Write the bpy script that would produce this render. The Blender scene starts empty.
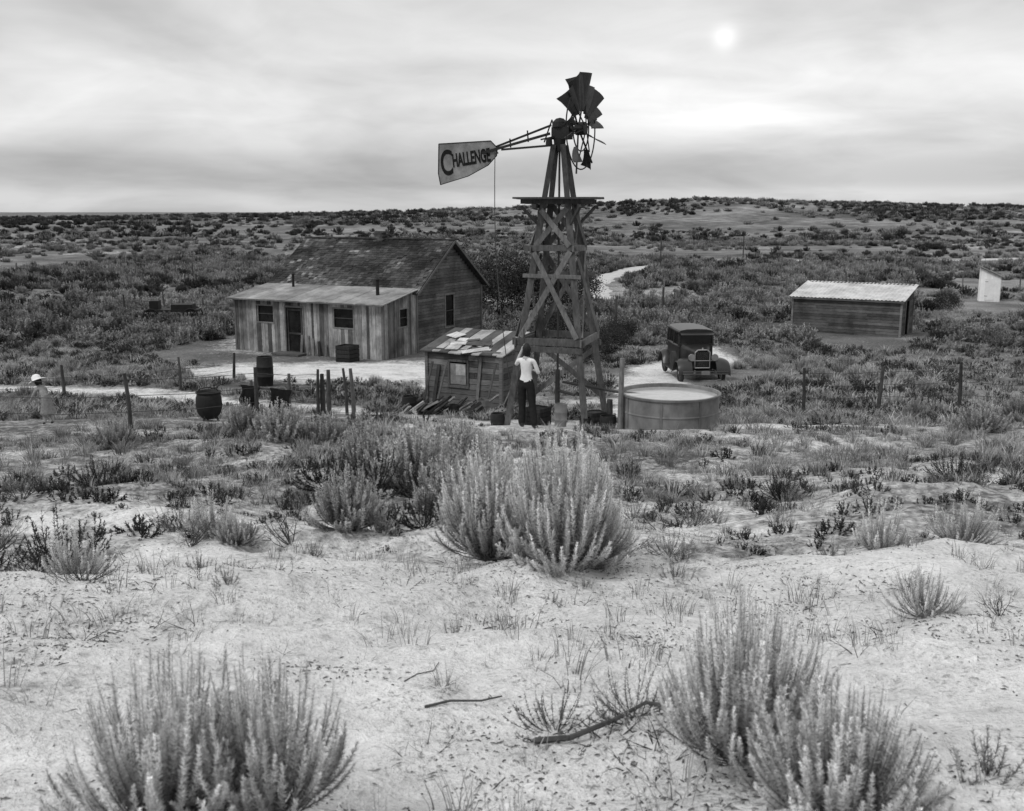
import bpy, math, random
import numpy as np
from mathutils import Vector, Matrix, noise
rng=np.random.default_rng(7); random.seed(7)
scene=bpy.context.scene
scene.view_settings.view_transform='Standard'
scene.view_settings.look='None'
scene.view_settings.exposure=0
COL=scene.collection
CAMZ=6.3
# ---------------------------------------------------------------- noise / terrain
def vnoise(x,y,seed=0):
    x=np.asarray(x,float); y=np.asarray(y,float)
    xi=np.floor(x).astype(np.int64); yi=np.floor(y).astype(np.int64)
    fx=x-xi; fy=y-yi
    fx=fx*fx*(3-2*fx); fy=fy*fy*(3-2*fy)
    def h(a,b):
        n=(a*374761393+b*668265263+seed*974634777)&0xffffffff
        n=((n^(n>>13))*1274126177)&0xffffffff
        return ((n^(n>>16))&0xffffff)/float(0xffffff)
    a=h(xi,yi); b=h(xi+1,yi); c=h(xi,yi+1); d=h(xi+1,yi+1)
    return (a*(1-fx)+b*fx)*(1-fy)+(c*(1-fx)+d*fx)*fy
def fbm(x,y,o=3,seed=0):
    s=0;a=1;t=0
    for i in range(o):
        s=s+a*(vnoise(x*2**i+i*17.3,y*2**i-i*9.1,seed+i)*2-1); t+=a; a*=.5
    return s/t
_py=[-400,-60,-5,0,3,7.7,12,19,21,27,36,42,46,70,120,200,300,500,9000]
_pz=[2,3.4,4.3,4.3,4.2,3.3,2.8,2.1,1.8,.9,.4,.05,0,0,.25,.5,.9,1.6,2.2]
_ty=np.arange(-100,100,.1); _tz=np.interp(_ty,_py,_pz)
_k=np.exp(-np.linspace(-2.5,2.5,25)**2); _k/=_k.sum()
_tz2=np.convolve(np.pad(_tz,12,mode='edge'),_k,mode='valid')
def sstep(a,b,x):
    t=np.clip((x-a)/(b-a),0,1); return t*t*(3-2*t)
MOUNDS=[(0.2,7.8,.85,.12),(-.3,10.3,.8,.12),(-1.6,9.4,.5,.08),(-1.5,12.8,1.2,.2),(-1.05,3.0,.6,.10),(1.0,3.35,.6,.10),
        (2.7,5.2,.9,.22),(3.6,7.6,1.2,.18),(-3.4,6.0,1.3,.22),(-4.1,17,1.5,.12),(4.6,12.5,2.0,.15),(-5,11,2,.12),(-1.8,6.6,.9,.14),(.6,5.6,.8,.08)]
def H(x,y):
    x=np.asarray(x,float); y=np.asarray(y,float)
    z=np.where(y<95,np.interp(y,_ty,_tz2),np.interp(y,_py,_pz))
    near=1-sstep(9,26,np.abs(y-3)); near=near*(1-sstep(12,25,np.abs(x)))
    z=z+near*(.17*fbm(x/2.4,y/1.6,2,3)+.085*fbm(x/.75,y/.5,2,5)+.030*fbm(x/.19,y/.14,2,9))
    z=z+.10*np.exp(-((y-7.3-.5*np.sin(x*.7)-.3*np.sin(x*1.9))/.8)**2)*near
    z=z+.16*fbm(x/11,y/11,2,21)*(1-.6*near)*sstep(6,25,y)
    far=sstep(60,170,np.hypot(x,y)); z=z+far*(1.0*fbm(x/75,y/75,3,31))
    hx=np.interp(x,[-600,-210,-120,-50,0,45,80,130,190,260,600],[2.3,3.0,4.2,5.6,6.8,9.2,11.0,10.0,8.6,7.8,6.4])
    z=z+(hx-1.3)*np.exp(-((y-430)/105.)**2)*(1+.10*fbm(x/40,y/60,3,41))
    for (mx,my,r,a) in MOUNDS: z=z+a*np.exp(-(((x-mx)**2+(y-my)**2)/(r*r)))
    return z
def h1(x,y): return float(H(np.array([x]),np.array([y]))[0])
def pdist(x,y,pl):
    d=np.full(np.shape(x),1e9)
    for (ax,ay),(bx,by) in zip(pl[:-1],pl[1:]):
        dx,dy=bx-ax,by-ay; t=np.clip(((x-ax)*dx+(y-ay)*dy)/(dx*dx+dy*dy),0,1)
        d=np.minimum(d,np.hypot(x-ax-t*dx,y-ay-t*dy))
    return d
DRIVE=[(3.2,24),(4.3,29),(5.0,34),(5.6,38),(8.2,42),(8.6,46)]
ROAD=[(6.6,72),(7.0,84),(9.6,98),(15,112),(26,120),(60,126),(120,140)]
PATH=[(-26,34),(-16,31.5),(-11,30.3),(-8,28.5),(-5,27)]
TRAIL=[(4.4,19.9),(7,20.2),(10.5,20.8),(20,21.5)]
LINK=[(-5,27),(-3.2,24.6),(-1.2,22.6),(.4,21)]
YARD=[(-5.2,39),(-2.8,35),(-1.6,31),(1.0,29),(3.6,29)]
def sandmask(x,y):
    x=np.asarray(x,float); y=np.asarray(y,float)
    m=np.interp(y,[-50,6.8,8.8,11,18,21,25,34,60,90,9000],[.98,.96,.62,.48,.46,.42,.2,.14,.08,.04,0])
    m=m+.30*fbm(x/2.5,y/1.3,3,77)*(y<24)*sstep(3,8,y)
    def add(m,v): return np.maximum(m,v)
    m=add(m,.8*(1-sstep(.5,1.5,pdist(x,y,PATH)+.5*fbm(x/1.4,y,2,60))))
    m=add(m,.6*(1-sstep(.4,1.2,pdist(x,y,LINK)+.5*fbm(x/1.4,y,2,66))))
    m=add(m,.6*(1-sstep(.5,1.6,pdist(x,y,YARD)+.6*fbm(x/1.4,y,2,67))))
    m=add(m,.85*(1-sstep(.6,1.25,np.hypot((x+6.6)/6.5,(y-37.6)/4.2)+.3*fbm(x/1.5,y/1.5,2,61))))
    m=add(m,.65*(1-sstep(.5,1.3,np.hypot((x-.6)/4.0,(y-20.8)/2.6)+.2*fbm(x/1.2,y/1.2,2,62))))
    m=add(m,.85*(1-sstep(.7,1.8,pdist(x,y,DRIVE)+.5*fbm(x,y,2,63))))
    m=add(m,.8*(1-sstep(.3,.9,pdist(x,y,TRAIL)+.25*fbm(x,y,2,64))))
    m=add(m,.5*(1-sstep(.5,1.2,np.hypot((x+11.5)/3.5,(y-49)/6))))
    m=add(m,.42*sstep(.25,.6,fbm(x/16,y/34,3,69))*(y>60)*(y<260))
    return np.clip(m,0,1)
# ---------------------------------------------------------------- mesh helpers
def np_mesh(name,verts,faces,shade=None,smooth=False,mats=(),n=None):
    verts=np.asarray(verts,np.float32).reshape(-1,3); faces=np.asarray(faces,np.int32); k=faces.shape[1]
    me=bpy.data.meshes.new(name)
    me.vertices.add(len(verts)); me.vertices.foreach_set('co',verts.ravel())
    me.loops.add(faces.size); me.loops.foreach_set('vertex_index',faces.ravel())
    me.polygons.add(len(faces)); me.polygons.foreach_set('loop_start',np.arange(0,faces.size,k,dtype=np.int32))
    if smooth: me.polygons.foreach_set('use_smooth',np.ones(len(faces),bool))
    me.update(calc_edges=True); me.validate()
    if shade is not None:
        a=me.attributes.new('shade','FLOAT','POINT'); a.data.foreach_set('value',np.asarray(shade,np.float32))
    for m in mats: me.materials.append(m)
    return me
def add_obj(name,me,loc=(0,0,0),rotz=0,scale=1,parent=None):
    o=bpy.data.objects.new(name,me); COL.objects.link(o); o.location=loc; o.rotation_euler=(0,0,rotz)
    if isinstance(scale,(int,float)): scale=(scale,)*3
    o.scale=scale
    if parent: o.parent=parent
    return o
def empty(name,loc=(0,0,0),rotz=0):
    o=bpy.data.objects.new(name,None); COL.objects.link(o); o.location=loc; o.rotation_euler=(0,0,rotz); o.empty_display_size=.2
    return o
class Part:
    def __init__(s): s.v=[];s.f=[];s.s=[]
    def add(s,vs,fs,sh):
        b=len(s.v); s.v+= [tuple(v) for v in vs]; s.f+=[tuple(b+i for i in f) for f in fs]; s.s+=[sh]*len(vs)
    def hexa(s,p,sh=1.):
        s.add(p,[(0,3,2,1),(4,5,6,7),(0,1,5,4),(1,2,6,5),(2,3,7,6),(3,0,4,7)],sh)
    def box(s,c,size,sh=1.,R=None):
        c=Vector(c); x,y,z=[q/2 for q in size]
        P=[Vector(q) for q in [(-x,-y,-z),(x,-y,-z),(x,y,-z),(-x,y,-z),(-x,-y,z),(x,-y,z),(x,y,z),(-x,y,z)]]
        s.hexa([c+((R@q) if R else q) for q in P],sh)
    def beam(s,p0,p1,w,d,sh=1.,up=(0,0,1)):
        p0=Vector(p0);p1=Vector(p1); a=(p1-p0); L=a.length; a.normalize()
        u=Vector(up); 
        if abs(a.dot(u))>.95: u=Vector((0,1,0))
        b=u.cross(a).normalized(); c=a.cross(b)
        R=Matrix((b,c,a)).transposed(); s.box((p0+p1)/2,(w,d,L),sh,R)
    def tube(s,p0,p1,r0,r1=None,n=10,sh=1.,cap=True):
        r1=r0 if r1 is None else r1
        p0=Vector(p0);p1=Vector(p1);a=(p1-p0).normalized(); u=Vector((0,0,1)) if abs(a.z)<.9 else Vector((1,0,0))
        b=u.cross(a).normalized(); c=a.cross(b); vs=[];fs=[]
        for p,r in((p0,r0),(p1,r1)):
            for i in range(n):
                t=2*math.pi*i/n; vs.append(p+b*r*math.cos(t)+c*r*math.sin(t))
        for i in range(n): j=(i+1)%n; fs.append((i,j,n+j,n+i))
        if cap: fs.append(tuple(range(n-1,-1,-1))); fs.append(tuple(range(n,2*n)))
        s.add(vs,fs,sh)
    def path(s,pts,r,n=6,sh=1.):
        for a,b in zip(pts[:-1],pts[1:]): s.tube(a,b,r,r,n,sh)
    def ring(s,c,R,r,axis,n=32,m=6,sh=1.,a0=0,a1=2*math.pi):
        c=Vector(c);a=Vector(axis).normalized();u=Vector((0,0,1)) if abs(a.z)<.9 else Vector((1,0,0))
        b=u.cross(a).normalized();d=a.cross(b);vs=[];fs=[];full=abs(a1-a0-2*math.pi)<1e-4
        N=n if full else n+1
        for i in range(N):
            t=a0+(a1-a0)*i/n; e=b*math.cos(t)+d*math.sin(t)
            for j in range(m):
                q=2*math.pi*j/m; vs.append(c+e*(R+r*math.cos(q))+a*r*math.sin(q))
        for i in range(n):
            i2=(i+1)%N
            for j in range(m):
                j2=(j+1)%m; fs.append((i*m+j,i2*m+j,i2*m+j2,i*m+j2))
        s.add(vs,fs,sh)
    def lathe(s,c,prof,n=24,sh=1.,sx=1,sy=1,jit=0):
        c=Vector(c);vs=[];fs=[]
        for r,z in prof:
            for i in range(n):
                t=2*math.pi*i/n; k=1+jit*math.sin(3*t+z*9); vs.append(c+Vector((r*k*sx*math.cos(t),r*k*sy*math.sin(t),z)))
        for a in range(len(prof)-1):
            for i in range(n):
                j=(i+1)%n; fs.append((a*n+i,a*n+j,(a+1)*n+j,(a+1)*n+i))
        s.add(vs,fs,sh)
    def loft(s,rings,sh=1.,closed=True,cap=True):
        n=len(rings[0]);vs=[v for r in rings for v in r];fs=[]
        for a in range(len(rings)-1):
            for i in range(n if closed else n-1):
                j=(i+1)%n; fs.append((a*n+i,a*n+j,(a+1)*n+j,(a+1)*n+i))
        if cap: fs.append(tuple(range(n-1,-1,-1))); fs.append(tuple((len(rings)-1)*n+i for i in range(n)))
        s.add(vs,fs,sh)
    def build(s,name,mat,parent=None,smooth=False,loc=(0,0,0),rotz=0,bevel=0,solid=0):
        me=bpy.data.meshes.new(name); me.from_pydata(s.v,[],s.f); me.update()
        a=me.attributes.new('shade','FLOAT','POINT'); a.data.foreach_set('value',np.array(s.s,np.float32))
        me.materials.append(mat)
        if smooth: me.polygons.foreach_set('use_smooth',[True]*len(me.polygons))
        o=add_obj(name,me,loc,rotz,1,parent)
        if solid:
            m=o.modifiers.new('sol','SOLIDIFY'); m.thickness=solid; m.offset=0
        if bevel:
            m=o.modifiers.new('bev','BEVEL'); m.width=bevel; m.segments=2; m.limit_method='ANGLE'
        if smooth:
            m=o.modifiers.new('es','EDGE_SPLIT'); m.split_angle=math.radians(40)
        return o
# ---------------------------------------------------------------- materials
def newmat(name):
    m=bpy.data.materials.new(name); m.use_nodes=True; nt=m.node_tree; nt.nodes.clear()
    out=nt.nodes.new('ShaderNodeOutputMaterial'); return m,nt,out
def N(nt,t,**kw):
    n=nt.nodes.new(t)
    for k,v in kw.items(): setattr(n,k,v)
    return n
def mth(nt,op,a,b=None,c=None,clamp=False):
    n=N(nt,'ShaderNodeMath',operation=op,use_clamp=clamp)
    for i,x in enumerate((a,b,c)):
        if x is None: continue
        if isinstance(x,(int,float)): n.inputs[i].default_value=x
        else: nt.links.new(x,n.inputs[i])
    return n.outputs[0]
def nz(nt,vec,scale,detail=4,rough=.55,dist=0):
    n=N(nt,'ShaderNodeTexNoise'); n.inputs['Scale'].default_value=scale; n.inputs['Detail'].default_value=detail
    n.inputs['Roughness'].default_value=rough; n.inputs['Distortion'].default_value=dist
    nt.links.new(vec,n.inputs['Vector']); return n.outputs[0]
def rmp(nt,v,a,b,c,d):
    n=N(nt,'ShaderNodeMapRange'); nt.links.new(v,n.inputs[0])
    for i,x in enumerate((a,b,c,d)): n.inputs[i+1].default_value=x
    return n.outputs[0]
def gmat(name,base,rough=.85,var=.35,stretch=(1,1,1),scale=6,bump=.3,metal=0,stain=.3,spec=.2,shade=True):
    m,nt,out=newmat(name); L=nt.links
    tc=N(nt,'ShaderNodeTexCoord'); mp=N(nt,'ShaderNodeMapping'); mp.inputs['Scale'].default_value=stretch
    L.new(tc.outputs['Object'],mp.inputs[0])
    n1=nz(nt,mp.outputs[0],scale,6,.65); n2=nz(nt,tc.outputs['Object'],1.1,4,.6)
    v=mth(nt,'MULTIPLY',rmp(nt,n1,.25,.75,1-var,1+var),rmp(nt,n2,.35,.7,1+stain*.4,1-stain))
    if shade:
        at=N(nt,'ShaderNodeAttribute',attribute_name='shade'); v=mth(nt,'MULTIPLY',v,at.outputs['Fac'])
    v=mth(nt,'MULTIPLY',v,base); 
    p=N(nt,'ShaderNodeBsdfPrincipled'); L.new(v,p.inputs['Base Color'])
    p.inputs['Roughness'].default_value=rough; p.inputs['Metallic'].default_value=metal
    p.inputs['Specular IOR Level'].default_value=spec
    if bump:
        b=N(nt,'ShaderNodeBump'); b.inputs['Strength'].default_value=bump; b.inputs['Distance'].default_value=.02
        L.new(n1,b.inputs['Height']); L.new(b.outputs[0],p.inputs['Normal'])
    L.new(p.outputs[0],out.inputs[0]); return m
M_woodV=gmat('weathered_wood_v',.18,var=.6,stretch=(9,9,.7),scale=4,stain=.6)
M_woodH=gmat('weathered_wood_h',.115,var=.5,stretch=(.8,.8,9),scale=4,stain=.5)
M_wood=gmat('weathered_beam',.10,var=.5,stretch=(3,3,1),scale=7,stain=.35)
M_shingle=gmat('shingle',.058,var=.5,scale=9,stain=.5)
M_tin=gmat('tin_roof',.55,rough=.6,var=.18,scale=3,stain=.35,bump=.1)
M_tin2=gmat('board_roof',.27,var=.3,stretch=(4,1,1),scale=4,stain=.5)
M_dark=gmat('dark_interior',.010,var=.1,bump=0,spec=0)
M_black=gmat('sooty_iron',.018,rough=.6,var=.4,spec=.2)
M_iron=gmat('rusty_iron',.05,rough=.65,var=.4,spec=.3)
M_vane=gmat('vane_paint',.20,rough=.7,var=.4,scale=5,stain=.45)
M_letter=gmat('vane_lettering',.015,var=.3,spec=.05)
M_sail=gmat('sail_metal',.03,rough=.55,var=.4,spec=.3)
M_tank=gmat('galvanised_tank',.18,rough=.6,var=.35,stretch=(1,1,.5),scale=5,stain=.45,bump=.12)
M_white=gmat('whitewash',.8,var=.1,stain=.1)
M_trim=gmat('trim_paint',.18,var=.3)
M_car=gmat('dusty_car_paint',.022,rough=.35,var=.3,spec=.45,bump=.02,stain=.2)
M_chrome=gmat('dull_chrome',.45,rough=.3,var=.15,metal=.8,bump=0)
M_tire=gmat('tire_rubber',.035,rough=.9,var=.3)
M_cloth=gmat('dark_cloth',.02,rough=1,var=.3,scale=20,spec=.05)
M_shirt=gmat('white_shirt',.72,rough=1,var=.1,scale=15,stain=.1,shade=False,bump=.1)
M_dress=gmat('faded_dress',.22,rough=1,var=.35,scale=25,stain=.3,shade=True,bump=.1)
M_dressb=gmat('faded_blouse',.28,rough=1,var=.35,scale=25,stain=.3,shade=False,bump=.1)
M_pants=gmat('dark_trousers',.022,rough=1,var=.3,scale=15,shade=False,bump=.1,spec=.05)
M_skin=gmat('skin',.33,rough=.6,var=.05,shade=False,bump=0)
M_hair=gmat('dark_hair',.02,rough=.6,var=.4,scale=40,shade=False)
M_shoe=gmat('shoe_leather',.04,rough=.5,var=.2,shade=False)
M_hat=gmat('straw_hat',.78,rough=1,var=.12,scale=40,stain=.1,shade=True)
M_eye=gmat('eye_dark',.02,rough=.3,var=.05,shade=False,bump=0)
M_brick=gmat('old_brick',.07,var=.4,scale=12)
M_litter=gmat('dry_litter',.12,rough=1,var=.3,scale=4,bump=0,spec=.02)
def glassmat():
    m,nt,out=newmat('window_glass'); p=N(nt,'ShaderNodeBsdfPrincipled'); tc=N(nt,'ShaderNodeTexCoord')
    n=nz(nt,tc.outputs['Object'],3,3); v=rmp(nt,n,.3,.7,.006,.02); nt.links.new(v,p.inputs['Base Color'])
    p.inputs['Roughness'].default_value=.15; p.inputs['Specular IOR Level'].default_value=.3; nt.links.new(p.outputs[0],out.inputs[0]); return m
M_glass=glassmat()
def watermat():
    m,nt,out=newmat('tank_water'); p=N(nt,'ShaderNodeBsdfPrincipled'); tc=N(nt,'ShaderNodeTexCoord')
    n=nz(nt,tc.outputs['Object'],5,3); v=rmp(nt,n,.3,.7,.34,.46); nt.links.new(v,p.inputs['Base Color'])
    p.inputs['Roughness'].default_value=.12; p.inputs['Specular IOR Level'].default_value=.9
    b=N(nt,'ShaderNodeBump'); b.inputs['Strength'].default_value=.08; b.inputs['Distance'].default_value=.02
    nt.links.new(nz(nt,tc.outputs['Object'],14,2),b.inputs['Height']); nt.links.new(b.outputs[0],p.inputs['Normal'])
    nt.links.new(p.outputs[0],out.inputs[0]); return m
M_water=watermat()
def leafmat(name,base,trans=.25,rnd=.3):
    m,nt,out=newmat(name); L=nt.links
    at=N(nt,'ShaderNodeAttribute',attribute_name='shade'); oi=N(nt,'ShaderNodeObjectInfo')
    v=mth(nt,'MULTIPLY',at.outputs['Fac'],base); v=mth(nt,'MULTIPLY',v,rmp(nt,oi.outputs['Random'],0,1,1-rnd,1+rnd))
    d=N(nt,'ShaderNodeBsdfDiffuse'); L.new(v,d.inputs[0])
    if trans>0:
        t=N(nt,'ShaderNodeBsdfTranslucent'); mx=N(nt,'ShaderNodeMixShader'); mx.inputs[0].default_value=trans
        L.new(v,t.inputs[0]); L.new(d.outputs[0],mx.inputs[1]); L.new(t.outputs[0],mx.inputs[2]); L.new(mx.outputs[0],out.inputs[0])
    else: L.new(d.outputs[0],out.inputs[0])
    return m
M_sage=leafmat('sage_leaf',.74,.2,.05)
M_sagem=leafmat('sage_leaf_mid',.50,0,.25)
M_scrub=leafmat('scrub_leaf',.31,0,.5)
M_darkleaf=leafmat('dark_leaf',.075,0,.4)
M_grass=leafmat('dry_grass',.24,0,.5)
M_twig=leafmat('dead_twig',.06,0,.4)
# ---------------------------------------------------------------- ground
def ground():
    k=.03;A=.045/k
    xs=A*np.sinh(k*np.arange(-285,286)); ys=4.5+A*np.sinh(k*np.arange(-150,286))
    X,Y=np.meshgrid(xs,ys); Z=H(X,Y); nx=len(xs);ny=len(ys)
    V=np.stack([X,Y,Z],-1).reshape(-1,3)
    i=np.arange(nx-1)[None,:]+np.arange(ny-1)[:,None]*nx; i=i.ravel()
    F=np.stack([i,i+1,i+nx+1,i+nx],-1)
    m,nt,out=newmat('ground'); L=nt.links
    tc=N(nt,'ShaderNodeTexCoord'); P=tc.outputs['Object']
    at=N(nt,'ShaderNodeAttribute',attribute_name='sand')
    nA=nz(nt,P,1.3,5,.65); nB=nz(nt,P,9,5,.7); nC=nz(nt,P,45,3,.6); nD=nz(nt,P,.035,5,.6); nE=nz(nt,P,.25,4,.6)
    msk=mth(nt,'ADD',at.outputs['Fac'],mth(nt,'MULTIPLY',mth(nt,'SUBTRACT',nA,.5),1.1))
    msk=mth(nt,'ADD',msk,mth(nt,'MULTIPLY',mth(nt,'SUBTRACT',nB,.5),1.2))
    msk=rmp(nt,msk,.28,.78,0,1)
    sand=mth(nt,'MULTIPLY',rmp(nt,nB,.3,.7,.62,.82),rmp(nt,nC,.3,.7,.88,1.1))
    sand=mth(nt,'MULTIPLY',sand,rmp(nt,nA,.3,.7,.80,1.1))
    soil=mth(nt,'MULTIPLY',rmp(nt,nB,.3,.7,.08,.18),rmp(nt,nD,.35,.65,.65,1.9))
    soil=mth(nt,'MULTIPLY',soil,rmp(nt,nE,.35,.65,.65,1.4))
    mix=N(nt,'ShaderNodeMix'); L.new(msk,mix.inputs[0]); L.new(soil,mix.inputs[2]); L.new(sand,mix.inputs[3])
    fl=rmp(nt,nz(nt,P,26,4,.75),.53,.65,1,.38)
    flm=rmp(nt,nz(nt,P,2.2,3,.6),.40,.60,0,1)
    fm=N(nt,'ShaderNodeMix'); L.new(flm,fm.inputs[0]); fm.inputs[2].default_value=1; L.new(fl,fm.inputs[3])
    col=mth(nt,'MULTIPLY',mix.outputs[0],fm.outputs[0])
    p=N(nt,'ShaderNodeBsdfPrincipled'); L.new(col,p.inputs['Base Color']); p.inputs['Roughness'].default_value=1; p.inputs['Specular IOR Level'].default_value=.05
    b1=N(nt,'ShaderNodeBump'); b1.inputs['Strength'].default_value=1; b1.inputs['Distance'].default_value=.07; L.new(nB,b1.inputs['Height'])
    b2=N(nt,'ShaderNodeBump'); b2.inputs['Strength'].default_value=.8; b2.inputs['Distance'].default_value=.01; L.new(nC,b2.inputs['Height']); L.new(b1.outputs[0],b2.inputs['Normal'])
    L.new(b2.outputs[0],p.inputs['Normal']); L.new(p.outputs[0],out.inputs[0])
    me=np_mesh('ground',V,F,None,True,[m])
    a=me.attributes.new('sand','FLOAT','POINT'); a.data.foreach_set('value',sandmask(V[:,0],V[:,1]).astype(np.float32))
    add_obj('ground',me)
ground()
def road():
    pts=[]
    pl=[Vector(q) for q in ROAD]
    for i in range(len(pl)-1):
        p0=pl[max(i-1,0)];p1=pl[i];p2=pl[i+1];p3=pl[min(i+2,len(pl)-1)]
        for j in range(14):
            t=j/14; pts.append(.5*((2*p1)+(-p0+p2)*t+(2*p0-5*p1+4*p2-p3)*t*t+(-p0+3*p1-3*p2+p3)*t**3))
    V=[];F=[];K=7
    for i,p in enumerate(pts):
        d=(pts[min(i+1,len(pts)-1)]-pts[max(i-1,0)]).normalized(); n=Vector((-d.y,d.x))
        w=1.35+.3*math.sin(i*.7)+.2*math.sin(i*1.9)
        for k in range(K):
            q=p+n*w*(k/(K-1)*2-1); V.append((q.x,q.y,h1(q.x,q.y)+(.06 if 0<k<K-1 else -.12)))
    for i in range(len(pts)-1):
        for k in range(K-1): a=i*K+k; F.append((a,a+1,a+K+1,a+K))
    me=np_mesh('dirt_road',V,F,np.ones(len(V)),True,[gmat('road_sand',.5,rough=1,var=.15,scale=2,stain=.2)])
    add_obj('dirt_road',me)
road()
# ---------------------------------------------------------------- plants
def unit(a): return a/np.maximum(np.linalg.norm(a,axis=-1,keepdims=True),1e-9)
def sage(P,r,h,Lv,ll,lw,sr,seed,ts=.5,fl=.22,out=(.5,.95),segs=6,low=.3):
    g=np.random.default_rng(seed)
    th=g.uniform(0,2*np.pi,P); rho=g.uniform(0.0,1,P)**.55
    rad=r*(1+.18*np.sin(th*2+seed)+.10*np.sin(th*5+seed*2))
    dome=low+(1-low)*np.clip(1-rho**2.6,0,1)
    tip=np.stack([rad*rho*np.cos(th),rad*rho*np.sin(th),h*dome*g.uniform(.62,1.08,P)],-1)
    root=np.stack([g.normal(0,.07*r,P),g.normal(0,.07*r,P),np.full(P,-.03)],-1)
    c=root+(tip-root)*np.stack([.80+0*th,.80+0*th,.22+.1*(1-rho)],-1); c+=g.normal(0,.06*r,(P,3))
    tip=tip+g.normal(0,.035*r,(P,3))
    def B(t): t=t[...,None]; return (1-t)**2*root[:,None]+2*t*(1-t)*c[:,None]+t*t*tip[:,None]
    def dB(t): t=t[...,None]; return 2*(1-t)*(c-root)[:,None]+2*t*(tip-c)[:,None]
    t=ts+(1-ts)*np.sort(g.uniform(0,1,(P,Lv))**.8,axis=1); pos=B(t); tan=unit(dB(t))
    rv=unit(g.normal(0,1,(P,Lv,3))); perp=unit(np.cross(tan,rv))
    d=unit(tan*g.uniform(.35,1.0,(P,Lv,1))+perp*g.uniform(out[0],out[1],(P,Lv,1)))
    side=unit(np.cross(d,unit(g.normal(0,1,(P,Lv,3)))))
    tt=(t-ts)/(1-ts); ln=ll*(.45+.65*np.sin(np.pi*np.clip(tt,0,1)**.8))[...,None]*g.uniform(.65,1.25,(P,Lv,1))
    w=lw*.5
    pv=g.uniform(.65,1.25,(P,1))
    sh=(.22+.90*tt)*pv*g.uniform(.75,1.25,(P,Lv))  # darker toward plume base: older leaves plus bush-interior shade put into the colour
    v=np.stack([pos-side*w,pos+side*w,pos+d*ln],2).reshape(-1,3); s=np.repeat(sh.ravel(),3)
    f=np.arange(len(v)).reshape(-1,3)
    ks=segs+1; tq=np.tile(np.linspace(0,1,ks),(P,1)); q=B(tq); tg=unit(dB(tq)); a=unit(np.cross(tg,np.array([.3,.5,.8]))); b=np.cross(tg,a)
    rr=(sr*(1-.8*tq))[...,None]
    rings=np.stack([q+rr*(a*math.cos(x)+b*math.sin(x)) for x in (0,2.094,4.189)],2)
    sv=rings.reshape(-1,3); base=len(v); fs=[]
    idx=base+np.arange(P*ks*3).reshape(P,ks,3)
    for k in range(3):
        k2=(k+1)%3
        A=idx[:,:-1,k].ravel();Bq=idx[:,:-1,k2].ravel();C=idx[:,1:,k2].ravel();D=idx[:,1:,k].ravel()
        fs+= [np.stack([A,Bq,C],-1),np.stack([A,C,D],-1)]
    v=np.concatenate([v,sv]); s=np.concatenate([s,np.full(len(sv),fl)]); f=np.concatenate([f]+fs)
    return v,f,s
def grass(nb,r,h,w,seed):
    g=np.random.default_rng(seed); th=g.uniform(0,6.28,nb); rr=r*np.sqrt(g.uniform(0,1,nb))*.4
    b=np.stack([rr*np.cos(th),rr*np.sin(th),np.full(nb,-.02)],-1); th2=th+g.normal(0,.6,nb); lean=g.uniform(.15,1,nb)*r
    hh=h*g.uniform(.5,1.1,nb)
    tip=b+np.stack([lean*np.cos(th2),lean*np.sin(th2),hh],-1); mid=b+(tip-b)*np.array([.35,.35,.6])
    s=np.stack([-np.sin(th2+g.normal(0,.8,nb)),np.cos(th2),0*th],-1)*w*.5
    v=np.stack([b-s,b+s,mid-s*.8,mid+s*.8,tip],1).reshape(-1,3)
    i=np.arange(nb)[:,None]*5; f=np.concatenate([i+[[0,1,3]],i+[[0,3,2]],i+[[2,3,4]]])
    sh=np.repeat(g.uniform(.6,1.5,nb),5); return v,f,sh
def twigs(n0,h,r,seed,depth=4,spread=.6):
    g=random.Random(seed); V=[];F=[];S=[]
    def seg(p,q,r0,r1):
        a=(q-p).normalized(); u=a.orthogonal().normalized(); w=a.cross(u); b=len(V)
        for pp,rr in((p,r0),(q,r1)):
            for x in (0,2.094,4.189): V.append(pp+u*rr*math.cos(x)+w*rr*math.sin(x)); S.append(g.uniform(.7,1.3))
        for k in range(3):
            k2=(k+1)%3; F.append((b+k,b+k2,b+3+k2)); F.append((b+k,b+3+k2,b+3+k))
    def grow(p,d,L,rad,dep):
        for j in range(2):
            d2=(d+Vector((g.gauss(0,.18),g.gauss(0,.18),g.gauss(.04,.12)))).normalized(); q=p+d2*L/2
            seg(p,q,rad,rad*.75); p=q; d=d2; rad*=.75
            if dep>0:
                for k in range(g.choice((1,1,2))):
                    dd=(d+Vector((g.gauss(0,spread),g.gauss(0,spread),g.gauss(.1,spread*.6)))).normalized(); grow(p,dd,L*g.uniform(.5,.8),rad*.7,dep-1)
    for i in range(n0):
        t=g.uniform(0,6.28); d=Vector((math.cos(t)*r/h,math.sin(t)*r/h,g.uniform(.4,1.1))).normalized(); grow(Vector((0,0,-.03)),d,h*.45,h*.014,depth)
    return np.array(V),np.array(F),np.array(S)
def comb(parts):
    V=[];F=[];S=[];b=0
    for (v,f,s),off in parts:
        V.append(v+np.array(off));F.append(f+b);S.append(s);b+=len(v)
    return np.concatenate(V),np.concatenate(F),np.concatenate(S)
def mk(name,vfs,mat): return np_mesh(name,vfs[0],vfs[1],vfs[2],False,[mat])
def put(name,me,x,y,s=1,rz=0,dz=0,sz=None):
    return add_obj(name,me,(x,y,h1(x,y)+dz),rz,(s,s,(sz or s)))
me_c=mk('sage_center',comb([(sage(430,.66,1.10,300,.040,.0055,.006,11,ts=.36,low=.25),(.10,-.1,0)),(sage(230,.46,.95,280,.040,.0055,.006,15,ts=.36,low=.25),(-.50,.10,0))]),M_sage)
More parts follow.
